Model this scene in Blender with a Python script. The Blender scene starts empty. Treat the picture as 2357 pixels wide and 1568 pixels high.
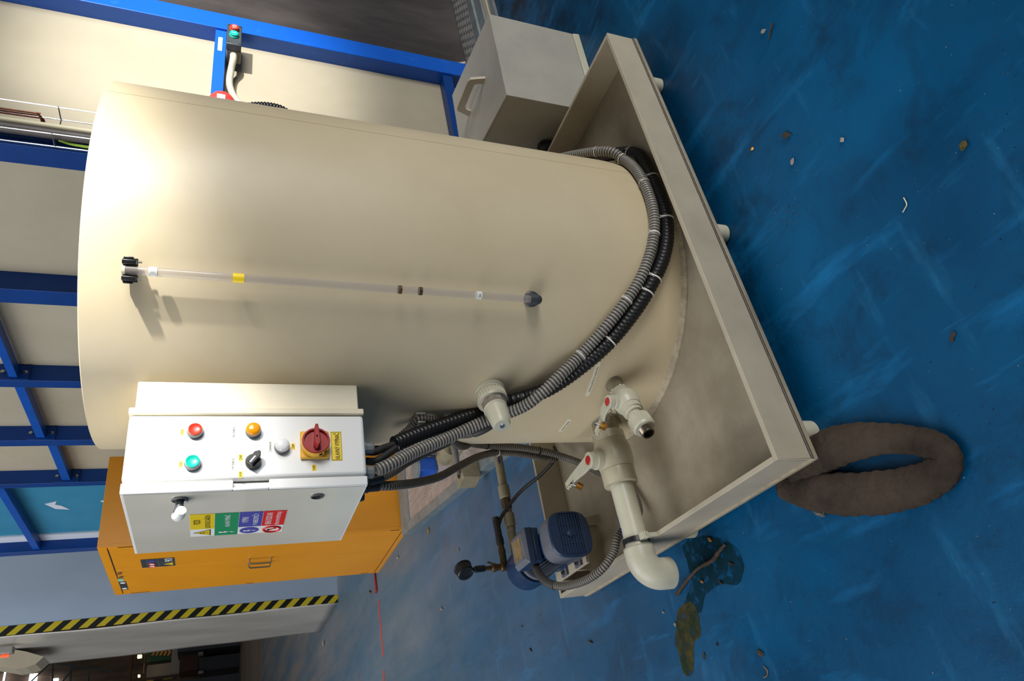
import bpy, bmesh, math, random
from mathutils import Vector as V, Matrix
random.seed(7)
S = bpy.context.scene
COL = S.collection
PI = math.pi

# ------------------------------------------------------------------ camera
# world frame: X along the tray's long side, Y along its short side, floor at z = 0 (metres)
CH, FPX, PITCH, ROLL, YAW = 1.2781, 1586.8, 0.3909, 0.0466, 0.59
def _loc(v):
    c, s = math.cos(YAW), math.sin(YAW)
    return V((v[0]*c + v[1]*s, -v[0]*s + v[1]*c, v[2]))
_F = _loc((0, math.cos(PITCH), -math.sin(PITCH)))
_U = _loc((0, math.sin(PITCH), math.cos(PITCH)))
_R = _loc((1, 0, 0))
_R2 = _R*math.cos(ROLL) + _U*math.sin(ROLL)
_U2 = _U*math.cos(ROLL) - _R*math.sin(ROLL)
EYE = V((0, 0, CH))
cam = bpy.data.cameras.new('camera'); cam.sensor_width = 36.0; cam.sensor_fit = 'HORIZONTAL'
cam.lens = FPX/2357*36.0; cam.clip_start = 0.05; cam.clip_end = 200
camo = bpy.data.objects.new('camera', cam); COL.objects.link(camo)
mx = Matrix.Identity(4)
for i in range(3):
    mx[i][0] = -_U2[i]; mx[i][1] = _R2[i]; mx[i][2] = -_F[i]; mx[i][3] = EYE[i]
camo.matrix_world = mx
S.camera = camo

def _ray(x, y): return _F + _R2*((784-y)/FPX) - _U2*((x-1178.5)/FPX)
def atz(x, y, z=0.0):
    d = _ray(x, y); return EYE + d*((z-CH)/d.z)
def atx(x, y, X):
    d = _ray(x, y); return EYE + d*(X/d.x)
def aty(x, y, Y):
    d = _ray(x, y); return EYE + d*(Y/d.y)
TX, TY, TR = 1.309, 1.696, 0.4835          # tank axis and radius
TZ0, TZ1 = 0.063, 1.5697
def attank(x, y, dr=0.0):
    d = _ray(x, y); r = TR+dr
    a = d.x*d.x+d.y*d.y; b = -2*(d.x*TX+d.y*TY); c = TX*TX+TY*TY-r*r
    D = max(b*b-4*a*c, 0)
    return EYE + d*((-b-math.sqrt(D))/(2*a))
def tankpt(ang, z, dr=0.0): return V((TX+(TR+dr)*math.cos(ang), TY+(TR+dr)*math.sin(ang), z))

# ------------------------------------------------------------------ materials
def rgb(h):
    h = h.lstrip('#'); o = []
    for i in (0, 2, 4):
        c = int(h[i:i+2], 16)/255
        o.append(c/12.92 if c <= .04045 else ((c+.055)/1.055)**2.4)
    return (*o, 1)
MATS = {}
def mat(name, c1, c2=None, scale=8, rough=.5, metal=0, bump=0, bscale=60, spec=.5, coat=0, stretch=(1,1,1), rough2=None, lo=.35, hi=.7, emit=None, es=0, alpha=1, trans=0, detail=6):
    m = bpy.data.materials.new(name); m.use_nodes = True
    nt = m.node_tree; N = nt.nodes; L = nt.links; b = N['Principled BSDF']
    c1 = rgb(c1) if isinstance(c1, str) else c1
    b.inputs['Base Color'].default_value = c1; b.inputs['Roughness'].default_value = rough
    b.inputs['Metallic'].default_value = metal; b.inputs['Specular IOR Level'].default_value = spec
    b.inputs['Coat Weight'].default_value = coat; b.inputs['Coat Roughness'].default_value = .05
    b.inputs['Alpha'].default_value = alpha; b.inputs['Transmission Weight'].default_value = trans
    if emit: b.inputs['Emission Color'].default_value = rgb(emit); b.inputs['Emission Strength'].default_value = es
    if c2 or bump or rough2 is not None:
        tc = N.new('ShaderNodeTexCoord'); mp = N.new('ShaderNodeMapping'); mp.inputs['Scale'].default_value = stretch
        L.new(tc.outputs['Object'], mp.inputs['Vector'])
        if c2 or rough2 is not None:
            n = N.new('ShaderNodeTexNoise'); n.inputs['Scale'].default_value = scale; n.inputs['Detail'].default_value = detail
            n.inputs['Roughness'].default_value = .62
            L.new(mp.outputs[0], n.inputs['Vector'])
            mr = N.new('ShaderNodeMapRange'); mr.inputs['From Min'].default_value = lo; mr.inputs['From Max'].default_value = hi
            L.new(n.outputs['Fac'], mr.inputs['Value'])
            if c2:
                mx_ = N.new('ShaderNodeMix'); mx_.data_type = 'RGBA'
                mx_.inputs['A'].default_value = c1; mx_.inputs['B'].default_value = rgb(c2) if isinstance(c2, str) else c2
                L.new(mr.outputs[0], mx_.inputs['Factor']); L.new(mx_.outputs['Result'], b.inputs['Base Color'])
            if rough2 is not None:
                m2 = N.new('ShaderNodeMapRange'); m2.inputs['To Min'].default_value = rough; m2.inputs['To Max'].default_value = rough2
                L.new(mr.outputs[0], m2.inputs['Value']); L.new(m2.outputs[0], b.inputs['Roughness'])
        if bump:
            n2 = N.new('ShaderNodeTexNoise'); n2.inputs['Scale'].default_value = bscale; n2.inputs['Detail'].default_value = 5
            L.new(mp.outputs[0], n2.inputs['Vector'])
            bp = N.new('ShaderNodeBump'); bp.inputs['Strength'].default_value = bump; bp.inputs['Distance'].default_value = .01
            L.new(n2.outputs['Fac'], bp.inputs['Height']); L.new(bp.outputs[0], b.inputs['Normal'])
    MATS[name] = m
    return m

M_TANK = mat('cream_polypropylene', '#cbbc9d', '#c2b291', 3, .38, bump=.02, bscale=6, rough2=.46)
M_TRAY = mat('beige_tray_plastic', '#b0a692', '#a09683', 5, .5, bump=.03, bscale=40)
M_GREYBOX = mat('grey_cream_box_plastic', '#a5a195', '#98948a', 5, .5, bump=.03, bscale=40)
M_TRAYIN = mat('stained_tray_floor', '#a39884', '#7e725f', 4, .5, bump=.05, bscale=25)
M_WELD = mat('weld_bead', '#b3a68c', '#8d8069', 40, .5, bump=.3, bscale=120)
M_GROOVE = mat('dirty_weld_groove', '#4a473f', '#26241f', 60, .7)
M_PPLIGHT = mat('pale_grey_plastic', '#bdb9a4', '#b1ad99', 10, .38, bump=.02, bscale=60)
M_PPBEIGE = mat('beige_pipe_plastic', '#b5ac94', '#a2987f', 14, .36, bump=.02, bscale=50)
M_PPDARK = mat('olive_beige_plastic', '#8b826a', '#756c56', 14, .45)
M_PPTAPE = mat('thread_seal_tape', '#8d8375', '#6c6257', 60, .6, bump=.4, bscale=90)
M_WHITE = mat('white_enclosure_paint', '#e4e4e2', '#e0e0de', 4, .35, bump=.02, bscale=300)
M_FILM = mat('glossy_protective_film', '#e2ddcd', '#d6d1c0', 3, .06, metal=.1, coat=1, bump=.03, bscale=5, spec=.8)
M_BEIGEBOX = mat('cream_standoff_plastic', '#e0d6bd', '#d8cdb2', 6, .4)
M_REDBTN = mat('red_button_plastic', '#c8321e', rough=.35)
M_REDMAT = mat('red_switch_plastic', '#a30f12', '#8d0b0f', 12, .32)
M_REDCAP = mat('red_cap_plastic', '#b01c1c', '#9a1616', 40, .35)
M_GREENBTN = mat('green_button_plastic', '#0fae98', rough=.3)
M_ORANGE = mat('amber_lens_plastic', '#f09a00', rough=.22, coat=.6)
M_CLEAR = mat('white_lens_plastic', '#e6e6e6', rough=.2, coat=.6)
M_BLACK = mat('black_plastic', '#17181a', '#0f1011', 20, .35)
M_RUBBER = mat('black_rubber', '#161513', '#24221f', 20, .6)
M_DGREY = mat('dark_grey_plastic', '#3d4246', '#33373a', 20, .45)
M_SLEEVE = mat('grey_rubber_sleeve', '#3c3a37', '#2e2c2a', 20, .55)
M_GLAND = mat('grey_cable_gland', '#6d7274', rough=.4)
M_GREYBEZEL = mat('grey_bezel', '#7a7a78', rough=.35, metal=.6)
M_YELLABEL = mat('yellow_label', '#f0cf10', rough=.45)
M_YELPLATE = mat('yellow_switch_plate', '#e8b23a', '#dca42e', 10, .38)
M_WHTLABEL = mat('white_label', '#dcdcd6', rough=.45)
M_CREAMLABEL = mat('cream_label', '#d9d2bc', rough=.5)
M_BLKINK = mat('black_ink', '#14120f', rough=.6)
M_GREYINK = mat('grey_ink', '#6b6b68', rough=.6)
M_WHTINK = mat('white_ink', '#e4e4e4', rough=.5)
M_LGREEN = mat('green_label', '#1f8a5a', rough=.35)
M_LBLUE = mat('violet_blue_label', '#474a9c', rough=.35)
M_LRED = mat('red_label', '#d0201c', rough=.35)
M_LYEL = mat('yellow_warning_label', '#dfc11c', rough=.35)
M_GREYHOSE = mat('grey_corrugated_plastic', '#8d8a84', '#7f7c76', 20, .34)
M_GREYHOSE2 = mat('dusty_grey_corrugated_plastic', '#78726a', '#676158', 20, .45)
M_BLKHOSE = mat('black_corrugated_plastic', '#101011', '#17171a', 20, .3)
M_GROOVE1 = mat('shaded_hose_groove', '#3f3933', rough=.7)  # shade between hose ribs, painted as a darker groove colour
M_GROOVE2 = mat('dark_shaded_hose_groove', '#332e29', rough=.7)  # painted rib shade for the darker grey hoses
M_GROOVE3 = mat('black_shaded_hose_groove', '#060606', rough=.6)  # painted rib shade for the black hoses
M_TIE = mat('white_nylon', '#cbc8bf', rough=.4)
M_BRASS = mat('padlock_brass', '#c08a3c', '#8e5f22', 60, .35, metal=.85)
M_OLDBRASS = mat('tarnished_brass', '#6a4a2a', '#39402f', 35, .5, metal=.6, bump=.2, bscale=120)
M_STEEL = mat('shiny_steel', '#b8b9ba', '#9a9b9b', 20, .22, metal=1)
M_NICKEL = mat('nickel_thread', '#a39684', '#8a7d6c', 30, .28, metal=1)
M_HOLE = mat('dark_bore', '#060606', rough=.9)
M_CLEARTUBE = mat('clear_tube_plastic', '#b3aaa0', '#a99f98', 6, .15, alpha=.34, coat=.5)
M_BLUEFRAME = mat('blue_frame_paint', '#064aa0', '#064292', 6, .4, spec=.3, bump=.01, bscale=200)
M_BLUEDARK = mat('shaded_blue_frame_paint', '#04387c', '#043270', 5, .42, spec=.3)  # same frame blue with shade painted in, for posts and low rail
M_BLUELITSCUFF = mat('sunlit_scuffed_blue_paint', '#0656bd', '#2a7cd0', 9, .36, lo=.6, hi=.85)  # same frame blue with sunlight painted in, plus paler scuffs
M_CREAM = mat('cream_wall_panel', '#aca38e', '#a09782', 2, .33, rough2=.42)
M_TEAL = mat('teal_sheet', '#2f7f9f', '#2a7596', 4, .45)
M_WHTTRIM = mat('white_trim', '#c9cdd6', rough=.4)
M_DARKPVC = mat('dark_curtain_pvc', '#3a3635', '#5a5452', 3, .3, stretch=(1,1,.3), bump=.08, bscale=3, lo=.4, hi=.75)
M_GALV = mat('galvanised_steel', '#899294', '#727b7e', 12, .42, metal=.35)
M_TREAD = mat('aluminium_tread_plate', '#b7aca4', '#978b83', 9, .45, metal=.3)
M_YELLOW = mat('yellow_cabinet_paint', '#dc9010', '#d3880f', 2, .42, bump=.01, bscale=400)
M_SLOT = mat('dark_slot', '#170c04', rough=.8)
M_GREYSHEET = mat('blue_grey_sheet_metal', '#aebccd', '#bccadb', 1.6, .3, metal=.2, stretch=(1,1,.4), bump=.06, bscale=2.5)
M_SILVER = mat('brushed_silver_sheet', '#cfcac1', '#bab4ab', 2.2, .28, metal=.4, stretch=(1,1,.35), bump=.16, bscale=2.2)
M_MOTOR = mat('motor_blue_paint', '#0c2848', '#103054', 14, .4, bump=.05, bscale=80)
M_MOTORGREY = mat('dusty_blue_grey_paint', '#62646c', '#52555f', 14, .5)
M_FIN = mat('dark_motor_fins', '#2b2f3a', '#3a3f4a', 18, .5, metal=.3)
M_PLATE = mat('worn_brass_nameplate', '#a08a62', '#7f6a48', 60, .45, metal=.4)
M_SOCK = mat('oily_felt', '#483d34', '#2c2621', 9, .95, bump=.6, bscale=110, spec=.15)
M_SOCKGRIT = mat('oily_grit', '#6b625b', '#4c4540', 60, .9)
M_WOOD = mat('dead_twig', '#4a3a2c', '#2f251c', 30, .9, bump=.5, bscale=80)
M_STONE = mat('pale_grit', '#9a948d', '#7b756f', 60, .9)
M_CHIP = mat('tan_wood_chip', '#a3763e', '#6a4b28', 60, .9)
M_LEAF = mat('dark_leaf_litter', '#2e261f', '#4b3d2d', 60, .95)
M_MOSS = mat('mossy_crumb', '#5c5122', '#37331b', 60, .95)
M_PAINTRED = mat('red_floor_paint', '#c2402c', '#b04a38', 20, .6)
M_WAX = mat('dark_red_strip', '#9a1a18', rough=.45)
M_LAMPRED = mat('red_dome_plastic', '#d4473c', '#c23c33', 6, .4)
M_COPPER = mat('copper_tube', '#6e3a26', '#4f2a1c', 30, .4, metal=.7)
M_CABBEIGE = mat('pale_cable_jacket', '#cfc8a8', rough=.45)
M_CABDARK = mat('dark_cable_jacket', '#4d4642', '#3d3733', 20, .5)
M_DARKWALL = mat('rusty_dark_hall_wall', '#75604e', '#453629', .8, .9, stretch=(3,3,.4))
M_CONTAIN = mat('dark_grey_container_paint', '#3a3c43', '#2f3137', 1, .6)
M_RUST = mat('rust_brown_paint', '#4a2a1e', '#3a241c', 1, .7)
M_CONC = mat('pale_concrete_panel', '#9c958b', '#8b847b', 1, .8)
M_TRUSS = mat('green_grey_truss_paint', '#3b5454', '#2d4141', 4, .6)
M_SIGNGREEN = mat('dark_green_sheet', '#0d3320', '#1c6b3a', .7, .35)
M_SKYPANE = mat('daylight_window', '#ffffff', rough=.5, emit='#eaf2ff', es=4)
M_LAMPGLOW = mat('lamp_glow', '#ffe0a0', emit='#ffd070', es=6)
M_ORANGEL = mat('orange_lens', '#e0502a', emit='#ff4a20', es=1.2)

def stripes(name, ca, cb, per, ax=(1, 0, 1), rough=.5):
    m = bpy.data.materials.new(name); m.use_nodes = True
    nt = m.node_tree; N = nt.nodes; L = nt.links; b = N['Principled BSDF']; b.inputs['Roughness'].default_value = rough
    tc = N.new('ShaderNodeTexCoord'); dt = N.new('ShaderNodeVectorMath'); dt.operation = 'DOT_PRODUCT'
    dt.inputs[1].default_value = [a/per for a in ax]
    fr = N.new('ShaderNodeMath'); fr.operation = 'FRACT'; gt = N.new('ShaderNodeMath'); gt.operation = 'GREATER_THAN'; gt.inputs[1].default_value = .5
    mix = N.new('ShaderNodeMix'); mix.data_type = 'RGBA'; mix.inputs['A'].default_value = rgb(ca); mix.inputs['B'].default_value = rgb(cb)
    L.new(tc.outputs['Object'], dt.inputs[0]); L.new(dt.outputs['Value'], fr.inputs[0]); L.new(fr.outputs[0], gt.inputs[0])
    L.new(gt.outputs[0], mix.inputs['Factor']); L.new(mix.outputs['Result'], b.inputs['Base Color'])
    return m
M_TAPE = stripes('hazard_stripes', '#c9b21f', '#14130f', .15, (1, 0, 1))
M_TAPE2 = stripes('far_hazard_stripes', '#8d7d22', '#17150f', .9, (1, 0, 1))

# ------------------------------------------------------------------ mesh builder
ORG = {}
def perp(a):
    a = V(a).normalized(); t = V((0, 0, 1)) if abs(a.z) < .9 else V((1, 0, 0))
    u = a.cross(t).normalized(); return a, u, a.cross(u).normalized()
def smooth_path(pts, n=12):
    P = [V(p) for p in pts]; Q = [P[0]*2-P[1]]+P+[P[-1]*2-P[-2]]; out = []
    for i in range(1, len(Q)-2):
        a, b, c, d = Q[i-1:i+3]
        for k in range(n):
            t = k/n
            out.append(.5*((2*b)+(c-a)*t+(2*a-5*b+4*c-d)*t*t+(3*b-a-3*c+d)*t**3))
    out.append(P[-1]); return out
def resample(path, step):
    d = [0]
    for a, b in zip(path, path[1:]): d.append(d[-1]+(b-a).length)
    L = d[-1]; n = max(2, int(round(L/step))); out = []; j = 0
    for i in range(n+1):
        s = L*i/n
        while j < len(d)-2 and d[j+1] < s: j += 1
        seg = d[j+1]-d[j]; t = (s-d[j])/seg if seg > 1e-9 else 0
        out.append(path[j].lerp(path[j+1], t))
    return out
class MB:
    def __init__(s): s.v = []; s.f = []; s.groove = []
    def add(s, vs, fs):
        o = len(s.v); s.v += [V(v) for v in vs]; s.f += [[i+o for i in f] for f in fs]; return s
    def hexa(s, p):   # 8 points: bottom 4 ccw, top 4
        return s.add(p, [(3,2,1,0),(4,5,6,7),(0,1,5,4),(1,2,6,5),(2,3,7,6),(3,0,4,7)])
    def box(s, x0, x1, y0, y1, z0, z1):
        return s.hexa([(x0,y0,z0),(x1,y0,z0),(x1,y1,z0),(x0,y1,z0),(x0,y0,z1),(x1,y0,z1),(x1,y1,z1),(x0,y1,z1)])
    def obox(s, c, X, Y, Z, sx, sy, sz):
        c = V(c); X = V(X).normalized()*sx/2; Y = V(Y).normalized()*sy/2; Z = V(Z).normalized()*sz/2
        return s.hexa([c-X-Y-Z, c+X-Y-Z, c+X+Y-Z, c-X+Y-Z, c-X-Y+Z, c+X-Y+Z, c+X+Y+Z, c-X+Y+Z])
    def prism(s, poly, off):
        n = len(poly); a = [V(p) for p in poly]; b = [p+V(off) for p in a]
        return s.add(a+b, [list(range(n))[::-1], list(range(n, 2*n))]+[(i, (i+1) % n, n+(i+1) % n, n+i) for i in range(n)])
    def lathe(s, p0, axis, prof, n=32, cap0=True, cap1=True):
        a, u, w = perp(axis); p0 = V(p0); vs = []; fs = []
        for (t, r) in prof:
            for k in range(n):
                g = 2*PI*k/n; vs.append(p0+a*t+(u*math.cos(g)+w*math.sin(g))*r)
        m = len(prof)
        for i in range(m-1):
            for k in range(n):
                fs.append((i*n+k, i*n+(k+1) % n, (i+1)*n+(k+1) % n, (i+1)*n+k))
        if cap0: fs.append(list(range(n))[::-1])
        if cap1: fs.append([(m-1)*n+k for k in range(n)])
        return s.add(vs, fs)
    def cyl(s, p0, p1, r, n=24, r2=None):
        d = V(p1)-V(p0); return s.lathe(p0, d, [(0, r), (d.length, r if r2 is None else r2)], n)
    def gear(s, p0, axis, L, r, dr, teeth):     # ribbed nut
        a, u, w = perp(axis); p0 = V(p0); n = teeth*4; vs = []
        for t in (0, L):
            for k in range(n):
                g = 2*PI*k/n; rr = r if k % 4 in (0, 1) else r-dr
                vs.append(p0+a*t+(u*math.cos(g)+w*math.sin(g))*rr)
        return s.add(vs, [list(range(n))[::-1], list(range(n, 2*n))]+[(k, (k+1) % n, n+(k+1) % n, n+k) for k in range(n)])
    def tube(s, path, rad, n=14, cap=True, flat=1.0):
        # rad: number or function(i, arclength); parallel-transport frame
        P = [V(p) for p in path]; T = []
        for i in range(len(P)):
            T.append((P[min(i+1, len(P)-1)]-P[max(i-1, 0)]).normalized())
        _, u, w = perp(T[0]); vs = []; fs = []; L = 0
        for i, p in enumerate(P):
            if i:
                L += (P[i]-P[i-1]).length
                u = (u-T[i]*u.dot(T[i])).normalized(); w = T[i].cross(u)
            r = rad(i, L) if callable(rad) else rad
            for k in range(n):
                g = 2*PI*k/n; o = (u*math.cos(g)+w*math.sin(g))*r
                if flat != 1: o.z *= flat
                vs.append(p+o)
        m = len(P)
        for i in range(m-1):
            for k in range(n): fs.append((i*n+k, i*n+(k+1) % n, (i+1)*n+(k+1) % n, (i+1)*n+k))
        if cap: fs += [list(range(n))[::-1], [(m-1)*n+k for k in range(n)]]
        return s.add(vs, fs)
    def corr(s, pts, r, pitch=.0075, depth=.16, n=14, cap=True):
        path = resample(smooth_path(pts), pitch/4)
        pat = (1-depth, 1-depth*.15, 1, 1-depth*.35)
        f0 = len(s.f); s.tube(path, lambda i, L: r*pat[i % 4], n, cap)
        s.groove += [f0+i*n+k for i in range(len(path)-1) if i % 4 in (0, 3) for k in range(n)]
        return s
    def torus(s, c, axis, R, r, n=24, m=8):
        a, u, w = perp(axis); c = V(c); vs = []; fs = []
        for i in range(n):
            g = 2*PI*i/n; d = u*math.cos(g)+w*math.sin(g)
            for k in range(m):
                h = 2*PI*k/m; vs.append(c+d*(R+r*math.cos(h))+a*(r*math.sin(h)))
        for i in range(n):
            for k in range(m): fs.append((i*m+k, ((i+1) % n)*m+k, ((i+1) % n)*m+(k+1) % m, i*m+(k+1) % m))
        return s.add(vs, fs)
    def arcband(s, r0, r1, a0, a1, z0, z1, n=24):  # curved plate about the tank axis
        vs = []; fs = []
        for i in range(n+1):
            g = a0+(a1-a0)*i/n
            for (r, z) in ((r0, z0), (r1, z0), (r1, z1), (r0, z1)):
                vs.append((TX+r*math.cos(g), TY+r*math.sin(g), z))
        for i in range(n):
            for k in range(4): fs.append((i*4+k, i*4+(k+1) % 4, (i+1)*4+(k+1) % 4, (i+1)*4+k))
        fs += [(3, 2, 1, 0), tuple(n*4+k for k in range(4))]
        return s.add(vs, fs)
    def build(s, name, m, parent=None, bevel=0, flat=False, ang=35, seg=2, gm=None):
        off = ORG[parent.name] if parent else V((0, 0, 0))
        me = bpy.data.meshes.new(name); me.from_pydata([tuple(v-off) for v in s.v], [], s.f)
        bm = bmesh.new(); bm.from_mesh(me); bmesh.ops.recalc_face_normals(bm, faces=bm.faces); bm.to_mesh(me); bm.free()
        me.materials.append(m)
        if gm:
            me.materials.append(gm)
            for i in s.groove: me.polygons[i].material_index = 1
        if not flat:
            for p in me.polygons: p.use_smooth = True
            me.set_sharp_from_angle(angle=math.radians(ang))
        o = bpy.data.objects.new(name, me); COL.objects.link(o)
        if parent: o.parent = parent
        ORG[o.name] = off
        if bevel:
            bv = o.modifiers.new('bevel', 'BEVEL'); bv.width = bevel; bv.segments = seg; bv.limit_method = 'ANGLE'; bv.angle_limit = math.radians(40)
        return o
def tag(o, label, cat=None, group=None, kind=None):
    if label: o['label'] = label
    if cat: o['category'] = cat
    if group: o['group'] = group
    if kind: o['kind'] = kind
    return o
def thing(name, loc, label, cat, group=None):
    o = bpy.data.objects.new(name, None); o.empty_display_size = .05; COL.objects.link(o)
    o.location = loc; ORG[o.name] = V(loc)
    return tag(o, label, cat, group)
def text(body, c, X, Y, w, h, m, parent, name='lettering', lift=.0004, wrap=None):
    """lettering centred at c, reading along X with its top towards Y, fitted to w x h; wrap=radius bends it round the tank"""
    cu = bpy.data.curves.new('t', 'FONT'); cu.body = body; cu.align_x = 'CENTER'; cu.size = 1; cu.resolution_u = 3
    ob = bpy.data.objects.new('t', cu); COL.objects.link(ob)
    dg = bpy.context.evaluated_depsgraph_get(); me = bpy.data.meshes.new_from_object(ob.evaluated_get(dg))
    bpy.data.objects.remove(ob)
    xs = [v.co.x for v in me.vertices]; ys = [v.co.y for v in me.vertices]
    x0, x1, y0, y1 = min(xs), max(xs), min(ys), max(ys)
    X = V(X).normalized(); Y = V(Y).normalized(); Z = X.cross(Y); c = V(c); mb = MB()
    vs = []
    for v in me.vertices:
        p = c + X*((v.co.x-(x0+x1)/2)/(x1-x0)*w) + Y*((v.co.y-(y0+y1)/2)/(y1-y0)*h) + Z*lift
        if wrap:
            d = V((p.x-TX, p.y-TY, 0)).normalized(); p = V((TX+d.x*wrap, TY+d.y*wrap, p.z))
        vs.append(p)
    mb.add(vs, [list(p.vertices) for p in me.polygons])
    bpy.data.meshes.remove(me)
    return mb.build(name, m, parent, flat=True)
def plate(c, X, Y, w, h, t, name, m, parent, label=None):
    X = V(X).normalized(); Y = V(Y).normalized(); Z = X.cross(Y)
    o = MB().obox(V(c)+Z*t/2, X, Y, Z, w, h, t).build(name, m, parent, flat=True)
    if label: o['label'] = label
    return o

# ================================================================== FLOOR
def floor_material():
    m = bpy.data.materials.new('worn_blue_floor_paint'); m.use_nodes = True
    nt = m.node_tree; N = nt.nodes; L = nt.links; b = N['Principled BSDF']
    tc = N.new('ShaderNodeTexCoord'); sep = N.new('ShaderNodeSeparateXYZ'); L.new(tc.outputs['Object'], sep.inputs[0])
    def noise(sc, det=6, st=(1, 1, 1), rough=.6, rot=0, dist=0):
        mp = N.new('ShaderNodeMapping'); mp.inputs['Scale'].default_value = st; mp.inputs['Rotation'].default_value = (0, 0, rot)
        L.new(tc.outputs['Object'], mp.inputs['Vector'])
        n = N.new('ShaderNodeTexNoise'); n.inputs['Scale'].default_value = sc; n.inputs['Detail'].default_value = det
        n.inputs['Roughness'].default_value = rough; n.inputs['Distortion'].default_value = dist
        L.new(mp.outputs[0], n.inputs['Vector']); return n.outputs['Fac']
    def mr(x, a, c, d=0, e=1):
        r = N.new('ShaderNodeMapRange'); r.inputs['From Min'].default_value = a; r.inputs['From Max'].default_value = c
        r.inputs['To Min'].default_value = d; r.inputs['To Max'].default_value = e; L.new(x, r.inputs['Value']); return r.outputs[0]
    def mix(f, a, c):
        k = N.new('ShaderNodeMix'); k.data_type = 'RGBA'; L.new(f, k.inputs['Factor'])
        for s, q in (('A', a), ('B', c)):
            if isinstance(q, str): k.inputs[s].default_value = rgb(q)
            else: L.new(q, k.inputs[s])
        return k.outputs['Result']
    def math_(op, a, c):
        k = N.new('ShaderNodeMath'); k.operation = op
        for i, q in enumerate((a, c)):
            if isinstance(q, (int, float)): k.inputs[i].default_value = q
            else: L.new(q, k.inputs[i])
        return k.outputs[0]
    X, Y = sep.outputs['X'], sep.outputs['Y']
    col = mix(mr(noise(1.3, 8), .38, .66), '#014f7a', '#01385a')
    col = mix(mr(noise(5, 8, (1, 1, 1), .7, 0, .6), .50, .70, 0, .85), col, '#07304c')           # rubbed dirt
    col = mix(mr(noise(9, 5, (1, .22, 1), .6, .5), .56, .76, 0, .5), col, '#1c7dba')            # brush scuffs
    col = mix(mr(noise(11, 5, (.25, 1, 1), .6, .2), .58, .78, 0, .32), col, '#3487ba')
    col = mix(mr(noise(2.4, 10, (1, .5, 1), .75, .9, 1.2), .56, .72, 0, .8), col, '#0a2c47')           # tyre and foot marks
    col = mix(mr(noise(26, 4, (1, .12, 1), .6, -.4), .66, .80, 0, .35), col, '#2f90c8')
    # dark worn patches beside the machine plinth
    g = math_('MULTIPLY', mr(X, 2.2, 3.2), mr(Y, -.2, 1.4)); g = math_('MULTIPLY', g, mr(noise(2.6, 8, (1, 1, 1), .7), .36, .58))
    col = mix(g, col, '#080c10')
    g = math_('MULTIPLY', mr(X, .7, 2.2), mr(Y, .9, -.5)); g = math_('MULTIPLY', g, mr(noise(3.1, 8, (1, 1, 1), .7), .32, .62, 0, .85))  # separate mask: darker towards high X and low Y, broken by noise
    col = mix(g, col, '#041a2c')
    # paint worn pale towards the walkway, with window sheen painted into the tone
    nf = noise(1.1, 8, (1, .35, 1), .65)
    f = mr(math_('ADD', Y, math_('MULTIPLY', nf, 3.0)), 3.0, 6.6, 0, .9)
    col = mix(f, col, mix(mr(noise(2.2, 8, (1, .15, 1), .7), .35, .68), '#4b6678', '#74797d'))
    f2 = math_('MULTIPLY', mr(math_('ADD', Y, math_('MULTIPLY', noise(1.4, 6), 3.5)), 8.5, 12, 0, .8), mr(noise(1.7, 6, (1.5, .12, 1), .7), .42, .62))
    col = mix(f2, col, '#8a7d72')
    f3 = mr(math_('ADD', Y, math_('MULTIPLY', noise(.5, 4), 4)), 23.5, 24.5)
    col = mix(f3, col, mix(mr(noise(.8, 5, (.2, 1, 1)), .35, .65), '#6b5c50', '#84766a'))
    sp = mr(noise(95, 2), .70, .74); col = mix(math_('MULTIPLY', sp, mr(noise(3, 3), .45, .6)), col, '#0c1013')   # grit specks
    sp = mr(noise(120, 2, (1.1, 1, 1)), .74, .77); col = mix(sp, col, '#8f8b80')
    L.new(col, b.inputs['Base Color'])
    L.new(mr(noise(3, 6), .3, .7, .34, .55), b.inputs['Roughness'])
    bp = N.new('ShaderNodeBump'); bp.inputs['Strength'].default_value = .12; bp.inputs['Distance'].default_value = .01
    L.new(noise(55, 6), bp.inputs['Height']); L.new(bp.outputs[0], b.inputs['Normal'])
    b.inputs['Specular IOR Level'].default_value = .18
    return m
fl = MB().add([(-14, -8, 0), (30, -8, 0), (30, 46, 0), (-14, 46, 0)], [(0, 1, 2, 3)]).build('floor', floor_material(), flat=True)
tag(fl, 'worn blue painted hall floor', 'floor', kind='structure')

# red painted line on the walkway
for i, (a, c) in enumerate((((871, 1383), (882, 1511)), ((883, 1544), (886, 1640)))):
    p, q = atz(*a, .001), atz(*c, .001); d = (q-p).normalized(); n = V((-d.y, d.x, 0))*.022
    o = MB().prism([p-n, q-n, q+n, p+n], (0, 0, .0008)).build('painted_line', M_PAINTRED, flat=True)
    tag(o, ('orange-red painted floor line, the long stretch beside the yellow cabinet', 'orange-red painted floor line, the short stretch cut by the picture edge')[i], 'floor marking', 'painted line on the walkway')
p, q = atz(864, 1318, .001), atz(868, 1364, .001); d = (q-p).normalized(); n = V((-d.y, d.x, 0))*.03
tag(MB().prism([p-n*.6, q-n, q+n, p+n*.6], (0, 0, .012)).build('red_strip', M_WAX, bevel=.003), 'dark red strip lying on the floor at the foot of the yellow cabinet', 'strip')

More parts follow.
